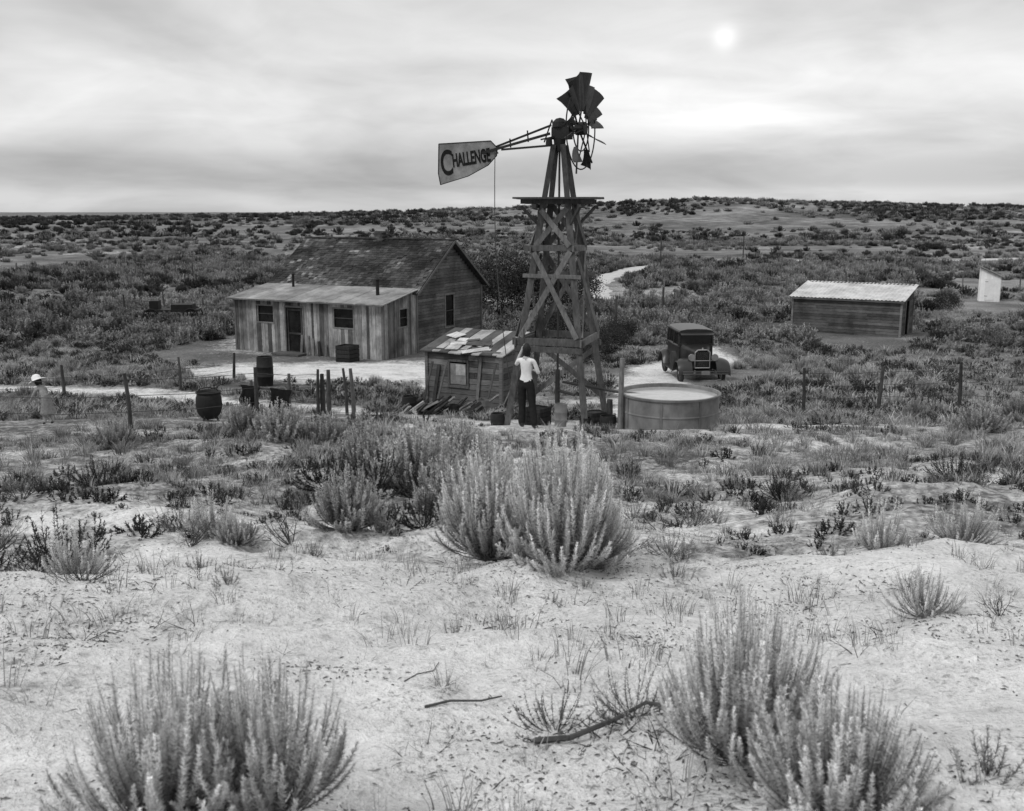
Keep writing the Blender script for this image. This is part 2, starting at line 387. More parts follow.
put('sagebrush',me_c,.32,7.9)
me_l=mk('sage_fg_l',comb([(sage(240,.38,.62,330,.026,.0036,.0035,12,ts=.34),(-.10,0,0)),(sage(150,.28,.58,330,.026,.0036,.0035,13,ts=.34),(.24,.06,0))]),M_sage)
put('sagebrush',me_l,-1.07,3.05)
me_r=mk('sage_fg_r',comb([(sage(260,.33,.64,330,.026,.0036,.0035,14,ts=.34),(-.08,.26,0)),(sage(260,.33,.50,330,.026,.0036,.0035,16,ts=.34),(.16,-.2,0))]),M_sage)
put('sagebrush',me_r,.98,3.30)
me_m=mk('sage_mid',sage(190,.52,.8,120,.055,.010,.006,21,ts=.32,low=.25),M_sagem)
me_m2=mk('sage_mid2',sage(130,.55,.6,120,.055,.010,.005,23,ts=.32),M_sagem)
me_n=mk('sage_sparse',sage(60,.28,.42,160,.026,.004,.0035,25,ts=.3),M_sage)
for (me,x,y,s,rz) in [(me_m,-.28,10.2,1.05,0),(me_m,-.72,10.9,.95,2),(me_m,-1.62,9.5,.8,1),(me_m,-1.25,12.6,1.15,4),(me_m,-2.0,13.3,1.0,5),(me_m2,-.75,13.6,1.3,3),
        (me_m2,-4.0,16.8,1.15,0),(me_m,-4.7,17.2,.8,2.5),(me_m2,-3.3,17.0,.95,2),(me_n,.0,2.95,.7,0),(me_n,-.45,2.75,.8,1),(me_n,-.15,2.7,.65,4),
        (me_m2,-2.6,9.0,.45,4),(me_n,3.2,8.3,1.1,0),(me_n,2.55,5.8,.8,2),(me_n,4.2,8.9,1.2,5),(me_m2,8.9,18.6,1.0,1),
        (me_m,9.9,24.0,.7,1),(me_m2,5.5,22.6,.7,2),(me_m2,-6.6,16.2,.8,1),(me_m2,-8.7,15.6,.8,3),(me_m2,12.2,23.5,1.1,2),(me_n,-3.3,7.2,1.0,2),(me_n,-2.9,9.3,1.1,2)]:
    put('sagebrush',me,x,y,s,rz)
me_tw=mk('dead_shrub_a',twigs(9,.5,.5,5),M_twig); me_tw2=mk('dead_shrub_b',twigs(7,.35,.6,8,4,.8),M_twig)
for (me,x,y,s,rz) in [(me_tw2,.42,4.0,1.0,0),(me_tw2,.62,3.8,.8,2),(me_tw,-4.1,8.2,1.15,0),(me_tw,-4.7,8.6,1.1,2),(me_tw2,-2.4,5.2,.7,3),(me_tw2,-.35,4.7,.5,1),
        (me_tw,3.3,12.0,1.0,1),(me_tw,3.8,12.3,.8,4),(me_tw2,5.9,13.0,1.4,2),(me_tw,-2.1,9.1,1.1,4),(me_tw2,2.2,11.2,1.0,2),(me_tw,-3.0,8.9,.9,1),(me_tw2,2.9,6.9,.6,5),(me_tw,2.9,5.6,.5,3),(me_tw,6.3,13.2,1.0,5),
        (me_tw2,-1.9,5.6,.8,2),(me_tw2,1.6,10.4,1.3,1),(me_tw2,1.1,10.8,1.0,3),(me_tw,-5.6,11.0,1.0,3),(me_tw2,-3.6,10.6,1.2,2)]:
    put('dead_shrub',me,x,y,s,rz)
me_ls=mk('leafy_low',comb([(sage(50,.42,.4,60,.03,.008,.004,31,ts=.3),(0,0,0)),(twigs(4,.35,.4,9,3),(0,0,0))]),M_darkleaf)
me_lg=mk('leafy_grey',comb([(sage(34,.36,.30,50,.022,.006,.003,33,ts=.3),(0,0,0)),(twigs(4,.35,.4,19,3),(0,0,0))]),M_grass)
for (me,x,y,s) in [(me_ls,-4.0,8.4,1.3),(me_ls,-4.6,8.0,1.2),(me_lg,.55,4.15,.8),(me_lg,.2,4.2,.7),(me_ls,-1.75,12.0,1.5),(me_ls,-1.1,11.9,1.2),(me_ls,3.4,12.1,.9),(me_ls,6.0,13.1,1.0),(me_ls,-.9,9.9,.9),(me_lg,.9,8.9,1.1),(me_lg,1.4,8.5,.8),
        (me_ls,-2.3,12.4,1.2),(me_lg,2.0,10.6,1.1),(me_lg,1.4,11.2,1.0),(me_lg,-3.4,9.9,1.2),(me_ls,-5.2,12.2,1.0),(me_lg,4.2,7.2,.9),(me_lg,-2.9,6.4,.7)]:
    put('leafy_shrub',me,x,y,s,x*3)
def scatter(name,src,pts,sc,rz):
    pts=np.asarray(pts,np.float32); me=bpy.data.meshes.new(name); me.vertices.add(len(pts)); me.vertices.foreach_set('co',pts.ravel())
    a=me.attributes.new('sc','FLOAT','POINT'); a.data.foreach_set('value',np.asarray(sc,np.float32))
    a=me.attributes.new('rt','FLOAT_VECTOR','POINT'); R=np.zeros((len(pts),3),np.float32); R[:,2]=rz; R[:,0]=rng.normal(0,.08,len(pts)); a.data.foreach_set('vector',R.ravel())
    o=add_obj(name,me)
    ng=bpy.data.node_groups.new(name,'GeometryNodeTree')
    ng.interface.new_socket('Geometry',in_out='INPUT',socket_type='NodeSocketGeometry'); ng.interface.new_socket('Geometry',in_out='OUTPUT',socket_type='NodeSocketGeometry')
    gi=ng.nodes.new('NodeGroupInput'); go=ng.nodes.new('NodeGroupOutput'); ip=ng.nodes.new('GeometryNodeInstanceOnPoints'); oi=ng.nodes.new('GeometryNodeObjectInfo')
    oi.inputs[0].default_value=src; oi.inputs[1].default_value=True; oi.transform_space='ORIGINAL'
    n1=ng.nodes.new('GeometryNodeInputNamedAttribute'); n1.data_type='FLOAT'; n1.inputs[0].default_value='sc'
    n2=ng.nodes.new('GeometryNodeInputNamedAttribute'); n2.data_type='FLOAT_VECTOR'; n2.inputs[0].default_value='rt'
    L=ng.links; L.new(gi.outputs[0],ip.inputs['Points']); L.new(oi.outputs['Geometry'],ip.inputs['Instance'])
    L.new(n2.outputs[0],ip.inputs['Rotation']); L.new(n1.outputs[0],ip.inputs['Scale']); L.new(ip.outputs[0],go.inputs[0])
    o.modifiers.new('scatter','NODES').node_group=ng
    return o
BLOCK=[(-10,45.5,6.0),(-5,45,4.5),(17.5,53,4.5),(6.3,36,3.0),(6,34,2),(-1.3,28,1.9),(-1.9,25.6,1.6),(.97,21,1.4),(3.2,19.9,1.5),(33,70,3),(31,66,2.5),(.3,19.4,1.0),
       (-6.45,20.2,1.3),(-5.4,20.8,1.3),(-8.1,32,1.5),(-4.2,23.6,1.3),(-10,20.7,1.3),(-9.6,19.4,1.3),(-9.2,18.2,.9),(17,48.5,2.5)]
def clear(x,y):
    ok=np.ones(len(x),bool)
    for bx,by,br in BLOCK: ok&=np.hypot(x-bx,y-by)>br
    ok&=pdist(x,y,DRIVE)>1.5; ok&=pdist(x,y,PATH)>1.1; ok&=pdist(x,y,ROAD)>1.7; ok&=pdist(x,y,TRAIL)>.7; ok&=pdist(x,y,LINK)>.6; ok&=pdist(x,y,YARD)>.8
    ok&=~((y>80)&(y<90)&(np.abs(x-7)<2.2))
    ok&=np.hypot((x+6.6)/6.2,(y-37.4)/3.9)>.92
    return ok
def region(n,y0,y1,p=1.0,dens=None,wid=.62,pad=4,smk=1.0):
    u=rng.uniform(0,1,n*6); y=(y0**(p+1)+(y1**(p+1)-y0**(p+1))*u)**(1/(p+1)); x=rng.uniform(-1,1,n*6)*(wid*y+pad)
    ok=clear(x,y)&(rng.uniform(0,1,n*6)>sandmask(x,y)*smk)
    if dens is not None: ok&=rng.uniform(0,1,n*6)<dens(x,y)
    x=x[ok][:n];y=y[ok][:n]; return np.stack([x,y,H(x,y)-.02],-1)
def src(name,me,x,y,s=1): return put(name,me,x,y,s)
scrubA=src('scrub_shrub',mk('scrubA',sage(40,.6,.75,34,.10,.034,.010,41,ts=.3,segs=2),M_scrub),-21,52,1.1)
scrubB=src('scrub_shrub',mk('scrubB',sage(36,.75,.55,34,.11,.038,.010,42,ts=.25,segs=2),M_scrub),24,60,1.1)
scrubC=src('scrub_shrub',mk('scrubC',sage(32,.75,.65,28,.13,.05,.010,43,ts=.2,segs=2),M_darkleaf),-24,57,1.1)
clus=lambda x,y: sstep(-.35,.45,fbm(x/14,y/20,3,91))*np.where((y>135)&(y<230),.35,1)
clus2=lambda x,y: sstep(-.15,.45,fbm(x/9,y/12,3,95))*np.where((y>135)&(y<230),.4,1)
def sc(n,a,b): return rng.uniform(a,b,n)*rng.uniform(.8,1.1,n)
def S(name,s,pts,a,b): scatter(name,s,pts,sc(len(pts),a,b),rng.uniform(0,6.28,len(pts)))
S('sagebrush_scrub',scrubA,region(3800,49,200,.55,clus),.55,1.4)
S('sagebrush_scrub',scrubB,region(2600,47,220,.6,clus),.5,1.3)
S('dark_scrub',scrubC,region(2300,46,260,.5,clus2),.5,1.4)
S('distant_scrub',scrubB,region(2300,200,520,.9,lambda x,y:sstep(-.3,.5,fbm(x/30,y/40,3,97))*np.where(y<320,.4,1)),1.2,2.8)
S('distant_dark_scrub',scrubC,region(4200,200,520,.9,lambda x,y:sstep(-.4,.3,fbm(x/25,y/40,3,99))*np.where(y<320,.22,1)),1.0,2.6)
gA=src('grass_tuft',mk('grassA',grass(46,.32,.28,.012,51),M_grass),-5.2,19.0,.8); gB=src('grass_tuft',mk('grassB',grass(40,.5,.34,.02,52),M_grass),9,30,1)
gC=src('weed_clump',mk('weed',sage(16,.28,.24,22,.06,.02,.005,53,ts=.2,segs=2),M_darkleaf),7.9,27,1)
S('dry_grass',gB,region(11000,22,80,.5),.35,1.05)
S('dry_grass',gA,region(4000,12,30,.6,None,.6,3,1.05),.4,.95)
S('weeds',gC,region(5200,21,62,.5,lambda x,y:sstep(-.3,.4,fbm(x/5,y/6,3,103))),.45,1.35)
S('weeds',gC,region(950,8.6,21,.8,lambda x,y:sstep(-.3,.5,fbm(x/2,y/1.6,3,104)),.6,3,1.15),.25,.8)
m2=src('sagebrush',me_m2,10.5,27,.9)
S('sagebrush_thicket',m2,region(170,23,50,.5,clus2),.4,.9)
nn=src('sage_sprig',mk('sprig',sage(18,.12,.16,46,.02,.004,.002,61,ts=.25,segs=3),M_sagem),-1.9,6.3,1)
S('sage_sprigs',nn,region(260,3.2,17,.8,lambda x,y:sstep(-.1,.5,fbm(x/1.5,y/1.5,3,107)),.6,1,.75),.4,1.6)
g2=src('grass_wisp',mk('wisp',grass(14,.14,.16,.004,54),M_grass),1.9,5.6,1)
S('grass_wisps',g2,region(1500,2.6,16,.9,lambda x,y:sstep(-.2,.5,fbm(x/1.2,y/1.2,3,109)),.6,1,.8),.4,1.5)
tw=src('dead_sprig',mk('twsprig',twigs(4,.16,.18,12,3,.7),M_twig),-1.3,5.2,1)
S('dead_sprigs',tw,region(750,2.8,18,.9,lambda x,y:sstep(-.3,.4,fbm(x/1.7,y/1.7,3,111)),.6,1,.8),.5,2.2)
def litter():
    n=20000; u=rng.uniform(0,1,n*3); y=1.5+16*u**1.1; x=rng.uniform(-1,1,n*3)*(.6*y+1)
    d=sstep(-.05,.6,fbm(x/.9,y/.7,3,121))*.9+.02
    for bx,by,r in ((.3,7.9,1.1),(-1.05,3.0,.6),(1.0,3.3,.6),(-.3,10.3,1),(.5,4,.5)): d=np.maximum(d,.8*np.exp(-((x-bx)**2+(y-by)**2)/r/r))
    ok=rng.uniform(0,1,n*3)<d; x=x[ok][:n];y=y[ok][:n]; n=len(x)
    z=H(x,y)+.003; a=rng.uniform(0,6.28,n); L=rng.uniform(.006,.026,n)*(1+y*.05); L[rng.uniform(0,1,n)<.05]*=3.5; W=rng.uniform(.001,.003,n)*(1+y*.10)
    c=np.stack([x,y,z],-1); dx=np.stack([np.cos(a)*L,np.sin(a)*L,rng.normal(0,.1,n)*L],-1)/2; s=np.stack([-np.sin(a)*W,np.cos(a)*W,0*a],-1)
    up=np.array([0,0,.003])
    v=np.stack([c-dx-s,c-dx+s,c+dx-s,c+dx+s,c-dx*.3+up*2],1).reshape(-1,3); i=np.arange(n)[:,None]*5
    f=np.concatenate([i+[[0,2,4]],i+[[2,3,4]],i+[[3,1,4]],i+[[1,0,4]]]); sh=np.repeat(rng.uniform(.3,2.4,n),5)
    add_obj('ground_litter',np_mesh('litter',v,f,sh,False,[M_litter]))
litter()
def stick(name,pts,r):
    p=Part(); 
    for i in range(len(pts)-1):
        a=pts[i];b=pts[i+1]; p.tube((a[0],a[1],h1(*a[:2])+r+a[2]),(b[0],b[1],h1(*b[:2])+r+b[2]),r*(1-.15*i),r*(1-.15*(i+1)),6,.8)
    p.build(name,M_wood,None,True)
stick('fallen_branch',[(.1,4.05,0),(.25,4.0,.02),(.45,4.06,.04),(.6,4.15,.05),(.78,4.12,.04),(.92,4.2,.02)],.015)
stick('fallen_branch',[(-.42,4.45,0),(-.3,4.5,.01),(-.15,4.5,.02),(-.05,4.6,.01)],.007)
stick('fallen_branch',[(-.55,4.75,0),(-.50,4.9,.01),(-.42,4.98,.0),(-.40,5.1,.0)],.004)
def tree(seed,h,r):
    g=np.random.default_rng(seed); tv,tf,ts_=twigs(5,h*.9,r*.9,seed,3,.5); 
    n=60; th=g.uniform(0,6.28,n); q=np.sqrt(g.uniform(0,1,n)); cz=h*(.25+.72*g.uniform(0,1,n)*np.sqrt(1-.75*q*q))
    cen=np.stack([r*q*np.cos(th),r*q*np.sin(th),cz],-1); m=110
    pos=(cen[:,None]+g.normal(0,.16*r,(n,m,3))).reshape(-1,3); k=len(pos)
    d=unit(g.normal(0,1,(k,3)))*.11; e=unit(np.cross(d,g.normal(0,1,(k,3))))*.05
    v=np.stack([pos-e,pos+e,pos+d],1).reshape(-1,3); s=np.repeat(np.repeat(g.uniform(.5,1.4,n),m)*g.uniform(.7,1.3,k),3)
    return comb([((tv,tf,ts_),(0,0,0)),((v,np.arange(len(v)).reshape(-1,3),s),(0,0,0))])
M_tree=leafmat('tree_leaf',.045,0,.3)
t1=mk('treeA',tree(3,4.2,2.3),M_tree); t2=mk('treeB',tree(4,3.3,2.2),M_tree)
for me,x,y,s in [(t1,-.9,61,1.0),(t2,1.6,63,1.05),(t1,-3.5,66,1.0),(t2,-5.5,60,1.1),(t2,4.2,67,.8)]:
    put('tree',me,x,y,s,x)
for x,y,s in [(3.4,43,.34),(4.4,45,.38),(2.6,46.5,.42),(5.4,49,.35),(2.2,51,.45),(3.0,40,.3)]: put('dark_bush',t2,x,y,s*1.1,x,-.4*s)
put('dark_bush',t2,28.3,65,.42,1,-.3)
# ---------------------------------------------------------------- building helpers
def frame(U,Nn): return Matrix((Vector(U),Vector(Nn),Vector((0,0,1)))).transposed()
def cuts(a,b,iv):
    seg=[(a,b)]
    for c,d in iv:
        ns=[]
        for p,q in seg:
            if d<=p or c>=q: ns.append((p,q)); continue
            if c>p: ns.append((p,c))
            if d<q: ns.append((d,q))
        seg=ns
    return seg
def vplanks(P,O,U,Nn,L,zb,zt,w,ops,th=.025,lo=.5,hi=1.35,gap=.008):
    O=Vector(O);U=Vector(U);Nn=Vector(Nn);R=frame(U,Nn); s=0
    while s<L-.02:
        ww=min(w*random.uniform(.6,1.35),L-s); c=s+ww/2; iv=[(o[2],o[3]) for o in ops if o[0]<c<o[1]]
        sh=random.uniform(lo,hi); off=random.uniform(0,.014)
        for a,b in cuts(zb+random.uniform(0,.05),zt(c)-random.uniform(0,.03),iv):
            if b-a>.03: P.box(O+U*c+Nn*(th/2+off)+Vector((0,0,(a+b)/2)),(ww-gap*random.uniform(.6,2.2),th,b-a),sh,R@Matrix.Rotation(random.gauss(0,.004),3,'Y'))
        s+=ww
def hboards(P,O,U,Nn,zb,ze,ext,bh,ops,th=.02,lo=.6,hi=1.25):
    O=Vector(O);U=Vector(U);Nn=Vector(Nn);R=frame(U,Nn); z=zb
    while z<ze-.03:
        zc=z+bh/2; s0,s1=ext(zc+bh*.3)
        if s1-s0>.08:
            iv=[(o[0],o[1]) for o in ops if o[2]<zc<o[3]]
            j=random.uniform(s0+.2*(s1-s0),s1-.2*(s1-s0)); iv=iv+[(j,j+.006)]
            for a,b in cuts(s0,s1,iv):
                if b-a>.02: P.box(O+U*((a+b)/2)+Nn*(th/2+random.uniform(0,.006))+Vector((0,0,zc)),(b-a,th,bh-.012),random.uniform(lo,hi),R@Matrix.Rotation(.06,3,'X')@Matrix.Rotation(random.gauss(0,.002),3,'Y'))
        z+=bh
def window(G,F,D,O,U,Nn,o,bars=True):
    O=Vector(O);U=Vector(U);Nn=Vector(Nn);R=frame(U,Nn); s0,s1,a,b=o; c=(s0+s1)/2
    G.box(O+U*c-Nn*.03+Vector((0,0,(a+b)/2)),(s1-s0-.02,.01,b-a-.02),1,R)
    for z,hh in ((a-.03,.06),(b+.03,.06)): F.box(O+U*c+Nn*.03+Vector((0,0,z)),(s1-s0+.16,.05,hh),1,R)
    for s in (s0-.03,s1+.03): F.box(O+U*s+Nn*.029+Vector((0,0,(a+b)/2)),(.055,.045,b-a),1,R)
    if bars: F.box(O+U*c+Nn*.0+Vector((0,0,(a+b)/2)),(s1-s0,.03,.03),.35,R)
def shingles(P,e0,e1,r0,r1,row,w,th=.018,lo=.5,hi=1.5):
    e0,e1,r0,r1=map(Vector,(e0,e1,r0,r1)); nr=int((r0-e0).length/row); U=(e1-e0).normalized(); Sv=(r0-e0).normalized(); Nn=U.cross(Sv).normalized()
    if Nn.z<0: Nn=-Nn
    R0=Matrix((U,Sv,Nn)).transposed()@Matrix.Rotation(-.07,3,'X')
    for i in range(nr+1):
        t=i*row; L=(e1-e0).length; s=random.uniform(-w,0)
        while s<L:
            ww=w*random.uniform(.6,1.4); a=max(s,0);b=min(s+ww,L); s+=ww
            if b-a<.03 or random.random()<.04: continue
            k=float(fbm(np.array([a/1.3]),np.array([t/.9]),2,5)[0]); sh=random.uniform(lo,hi)*(1.05+1.2*k)
            if random.random()<.11*max(0,.3+k*2): sh=random.uniform(2,4.5)
            P.box(e0+U*((a+b)/2)+Sv*(t+row*.55+random.uniform(-.02,.02))+Nn*(.02+random.uniform(0,.012)),(b-a-.012,row*1.25,th),max(sh,.2),R0@Matrix.Rotation(random.gauss(0,.02),3,'Z'))
# ---------------------------------------------------------------- farmhouse
def farmhouse():
    z0=h1(-8,44)-.03; E=empty('farmhouse',(-5.45,42.1,z0),math.radians(-26.8)); L=8.05;D1=2.6;D2=8.6
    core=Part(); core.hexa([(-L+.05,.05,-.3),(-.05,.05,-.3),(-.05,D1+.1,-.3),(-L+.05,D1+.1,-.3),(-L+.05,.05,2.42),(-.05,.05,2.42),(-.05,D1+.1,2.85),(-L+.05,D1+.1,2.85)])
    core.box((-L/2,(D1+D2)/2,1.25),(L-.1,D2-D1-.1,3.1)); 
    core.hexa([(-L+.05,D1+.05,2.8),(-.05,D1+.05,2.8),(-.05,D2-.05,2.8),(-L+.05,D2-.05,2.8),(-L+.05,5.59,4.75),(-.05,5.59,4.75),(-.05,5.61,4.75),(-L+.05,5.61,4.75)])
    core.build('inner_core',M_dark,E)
    W=Part();G=Part();F=Part();Hb=Part();Dk=Part()
    X=(1,0,0)
    ops=[(1.35,2.2,1.4,2.12),(2.9,3.85,-.5,2.1),(5.55,6.55,1.35,2.15)]
    vplanks(W,(-L,0,0),X,(0,-1,0),L,-.25,lambda s:2.46,.19,ops,lo=.35,hi=2.1)
    for o in (ops[0],ops[2]): window(G,F,Dk,(-L,0,0),X,(0,-1,0),o)
    dx=3.375
    for s in (dx-.505,dx+.505): F.box((-L+s,-.03,1.05),(.07,.06,2.2),.8)
    F.box((-L+dx,-.03,2.14),(1.06,.055,.08),.8)
    for s in (dx-.375,dx+.375): Dk.box((-L+s,-.005,1.05),(.07,.03,2.05),.3)
    for z in (.12,.95,2.0): Dk.box((-L+dx,-.004,z),(.68,.03,.08),.3)
    G.box((-L+dx,.02,1.05),(.75,.01,2.05))
    op2=[(1.25,1.85,1.35,2.1)]
    vplanks(W,(0,0,0),(0,1,0),(1,0,0),D1,-.25,lambda s:2.46+s*.16,.17,op2,lo=.4,hi=1.5)
    window(G,F,Dk,(0,0,0),(0,1,0),(1,0,0),op2[0])
    vplanks(W,(-L,0,0),(0,1,0),(-1,0,0),D1,-.25,lambda s:2.46+s*.16,.17,[],lo=.4,hi=1.3)
    def ext(z):
        if z<2.85: return (0,D2-D1)
        k=(z-2.85)/(4.85-2.85)*3.0; return (k,6-k)
    op3=[(2.55,3.3,.95,2.45)]
    hboards(Hb,(0,D1,0),(0,1,0),(1,0,0),-.25,4.8,ext,.14,op3)
    window(G,F,Dk,(0,D1,0),(0,1,0),(1,0,0),op3[0])
    hboards(Hb,(-L,D1,0),(0,1,0),(-1,0,0),-.25,4.8,ext,.14,[])
    hboards(Hb,(-L,D2,0),X,(0,1,0),-.25,2.85,lambda z:(0,L),.14,[])
    for x,y,hh in ((.012,-.012,2.5),(-L-.012,-.012,2.5),(.03,D1+.02,2.8),(.03,D2+.02,2.85)): F.box((x,y,hh/2-.12),(.1,.1,hh),.7)
    W.build('plank_walls',M_woodV,E); Hb.build('clapboard_walls',M_woodH,E); G.build('window_panes',M_glass,E); F.build('window_frames',M_trim,E); Dk.build('door_frame',M_woodV,E)
    Rf=Part(); Rb=Part()
    e0=(-L-.25,D1-.3,2.72);e1=(.3,D1-.3,2.72);r0=(-L-.25,5.6,4.95);r1=(.3,5.6,4.95)
    def slab(P,a,b,c,d,t,sh):
        P.hexa([Vector(q)-Vector((0,0,t)) for q in (a,b,c,d)]+[Vector(q) for q in (a,b,c,d)],sh)
    slab(Rb,e0,e1,r1,r0,.06,.8); b0=(-L-.25,D2+.3,2.72);b1=(.3,D2+.3,2.72)
    slab(Rb,b1,b0,(-L-.25,5.602,4.95),(.3,5.602,4.95),.06,.8)
    shingles(Rf,e0,e1,r0,r1,.17,.2); shingles(Rf,b0,b1,r0,r1,.17,.25)
    Rf.beam((-L-.27,5.6,5.0),(.32,5.6,5.0),.2,.035,1.2)
    Rb.build('roof_deck',M_shingle,E); Rf.build('roof_shingles',M_shingle,E)
    Bg=Part(); Bg.beam((.33,D1-.3,2.66),(.33,5.59,4.9),.03,.10,.6); Bg.beam((.33,D2+.3,2.66),(.33,5.61,4.9),.03,.10,.6)
    Bg.box((-L/2,-.34,2.40),(L+.45,.03,.06),.7); Bg.build('barge_boards',M_trim,E)
    Lr=Part(); s=-L-.25
    while s<.2:
        w=min(random.uniform(.5,.9),.25-s); dz=random.uniform(0,.014); sh=random.uniform(.8,1.2)
        a=(s,-.32-random.uniform(0,.05),2.43+dz);b=(s+w-.01,-.32-random.uniform(0,.05),2.43+dz);c=(s+w-.01,D1+.02,2.93+dz);d=(s,D1+.02,2.93+dz); slab(Lr,a,b,c,d,.03,sh)
        s+=w
    for i in range(7):
        x=random.uniform(-L,-.6); t=random.uniform(.1,.8); Lr.box((x,t*D1,2.475+t*.44),(random.uniform(.3,.9),random.uniform(.2,.6),.012),random.choice((.4,.5,1.4,.6)),Matrix.Rotation(.18,3,'X')@Matrix.Rotation(random.uniform(-.1,.1),3,'Z'))
    Lr.build('lean_to_roof',M_tin2,E)
    C=Part(); 
    for i in range(6):
        for k in range(3):
            C.box((-3.95+k*.17+(.08 if i%2 else 0)-.08,5.6,4.88+i*.085),(.16,.42,.075),random.uniform(.7,1.5))
    C.box((-3.8,5.6,4.95),(.46,.36,.5),.5); C.build('brick_chimney',M_brick,E)
    Sp=Part(); Sp.tube((-1.05,1.2,2.55),(-1.05,1.2,3.35),.075,.075,12,1); Sp.lathe((-1.05,1.2,3.35),[(.13,0),(.13,.03),(.02,.12)],12,1)
    Sp.tube((-6.3,2.0,2.7),(-6.3,2.0,3.4),.06,.06,12,1); Sp.lathe((-6.3,2.0,3.4),[(.1,0),(.1,.02),(.02,.1)],12,1); Sp.build('stovepipes',M_black,E,True)
    St=Part(); St.box((-L+dx,-.45,.1),(1.5,.7,.08),1); St.box((-L+dx,-.95,-.0),(1.6,.28,.08),.9)
    for x in (-.6,.6): St.box((-L+dx+x,-.45,-.05),(.1,.6,.2),.6)
    St.build('door_step',M_wood,E)
    U=Part()
    for i in range(5): U.beam((-4.2+i*.33,-.25,-.1),(-4.3+i*.33+random.uniform(-.1,.1),-.06,random.uniform(.5,1.0)),.12,.03,random.uniform(.4,1.8))
    U.build('leaning_boards',M_wood,E)
farmhouse()
def crate(x,y,s,rz,nm='wooden_crate',mat=M_wood,sh=.6):
    P=Part()
    for i in range(4):
        for q in (-1,1): P.box((0,q*s/2,s*(.13+.25*i)),(s,.02,s*.22),sh*random.uniform(.7,1.3)); P.box((q*s/2,0,s*(.13+.25*i)),(.02,s*.94,s*.22),sh*random.uniform(.7,1.3))
    for a in (-1,1):
        for b in (-1,1): P.box((a*(s/2-.04),b*(s/2-.04),s/2),(.05,.05,s),sh)
    P.box((0,0,s*.9),(s*.9,s*.9,.02),sh); P.build(nm,mat,None,loc=(x,y,h1(x,y)),rotz=rz)
crate(-6.9,41.6,.7,-.45,sh=.25)
def smallshed():
    ox,oy=-.30,27.0; z0=h1(-1.3,27.8)-.05; E=empty('small_shed',(ox,oy,z0),math.radians(-27)); L=2.35;D=1.7;f=1.7;b=2.08
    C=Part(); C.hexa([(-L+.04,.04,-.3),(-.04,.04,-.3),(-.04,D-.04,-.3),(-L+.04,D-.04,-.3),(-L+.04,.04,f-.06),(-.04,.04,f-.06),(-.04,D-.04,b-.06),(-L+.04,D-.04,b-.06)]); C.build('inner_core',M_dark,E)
    W=Part();F=Part(); op=(.75,1.3,.75,1.4)
    hboards(W,(-L,0,0),(1,0,0),(0,-1,0),-.3,f-.02,lambda z:(0,L),.16,[op],lo=.5,hi=1.7)
    hboards(W,(0,0,0),(0,1,0),(1,0,0),-.3,b-.05,lambda z:(0 if z<f else (z-f)/(b-f)*D,D),.16,[],lo=.4,hi=1.1)
    hboards(W,(-L,0,0),(0,1,0),(-1,0,0),-.3,b-.05,lambda z:(0 if z<f else (z-f)/(b-f)*D,D),.16,[],lo=.4,hi=1.1)
    hboards(W,(-L,D,0),(1,0,0),(0,1,0),-.3,b-.02,lambda z:(0,L),.16,[],lo=.4,hi=1.1)
    for x,y in ((.01,-.01),(-L-.01,-.01),(.01,D)): W.box((x,y,.75),(.09,.09,1.9),1.2)
    W.build('board_walls',M_woodH,E)
    F.box((-L+1.02,-.035,1.08),(.5,.012,.58),.7); F.box((-L+1.1,-.045,1.2),(.3,.006,.3),1.4); F.build('window_sacking',gmat('sacking',.3,var=.35,scale=8),E)
    T=Part()
    for s in (.72,1.33): T.box((-L+s,-.035,1.08),(.06,.04,.78),1)
    for z in (.72,1.45): T.box((-L+1.025,-.036,z),(.67,.045,.06),1)
    T.beam((-L+1.6,-.06,.1),(-L+1.75,-.05,1.6),.09,.025,1.6); T.beam((-L+.2,-.12,-.1),(-L+.4,-.05,1.3),.1,.025,.5)
    T.build('window_frame',M_wood,E)
    Rf=Part(); s=-L-.15
    while s<.15:
        w=min(random.uniform(.2,.4),.2-s); o=random.uniform(0,.03); ov=random.uniform(.1,.3); sh=random.choice((2.0,1.6,.35,1.3,.3,1.5))
        Rf.hexa([(s,-ov,f-.05+o),(s+w-.01,-ov,f-.05+o),(s+w-.01,D+.12,b+.0+o),(s,D+.12,b+.0+o),(s,-ov,f-.02+o),(s+w-.01,-ov,f-.02+o),(s+w-.01,D+.12,b+.03+o),(s,D+.12,b+.03+o)],sh); s+=w
    for i in range(16):
        x=random.uniform(-L,-.2); t=random.uniform(0,.9); ang=random.uniform(-.6,.6)
        Rf.box((x,t*D,f+.055+i*.002+t*(b-f)),(random.uniform(.2,.8),random.uniform(.06,.4),.012),random.choice((2.0,1.5,.2,1.8,.3)),Matrix.Rotation(math.atan2(b-f,D)+random.gauss(0,.04),3,'X')@Matrix.Rotation(ang,3,'Z'))
    Rf.build('patched_roof',M_tin2,E)
smallshed()
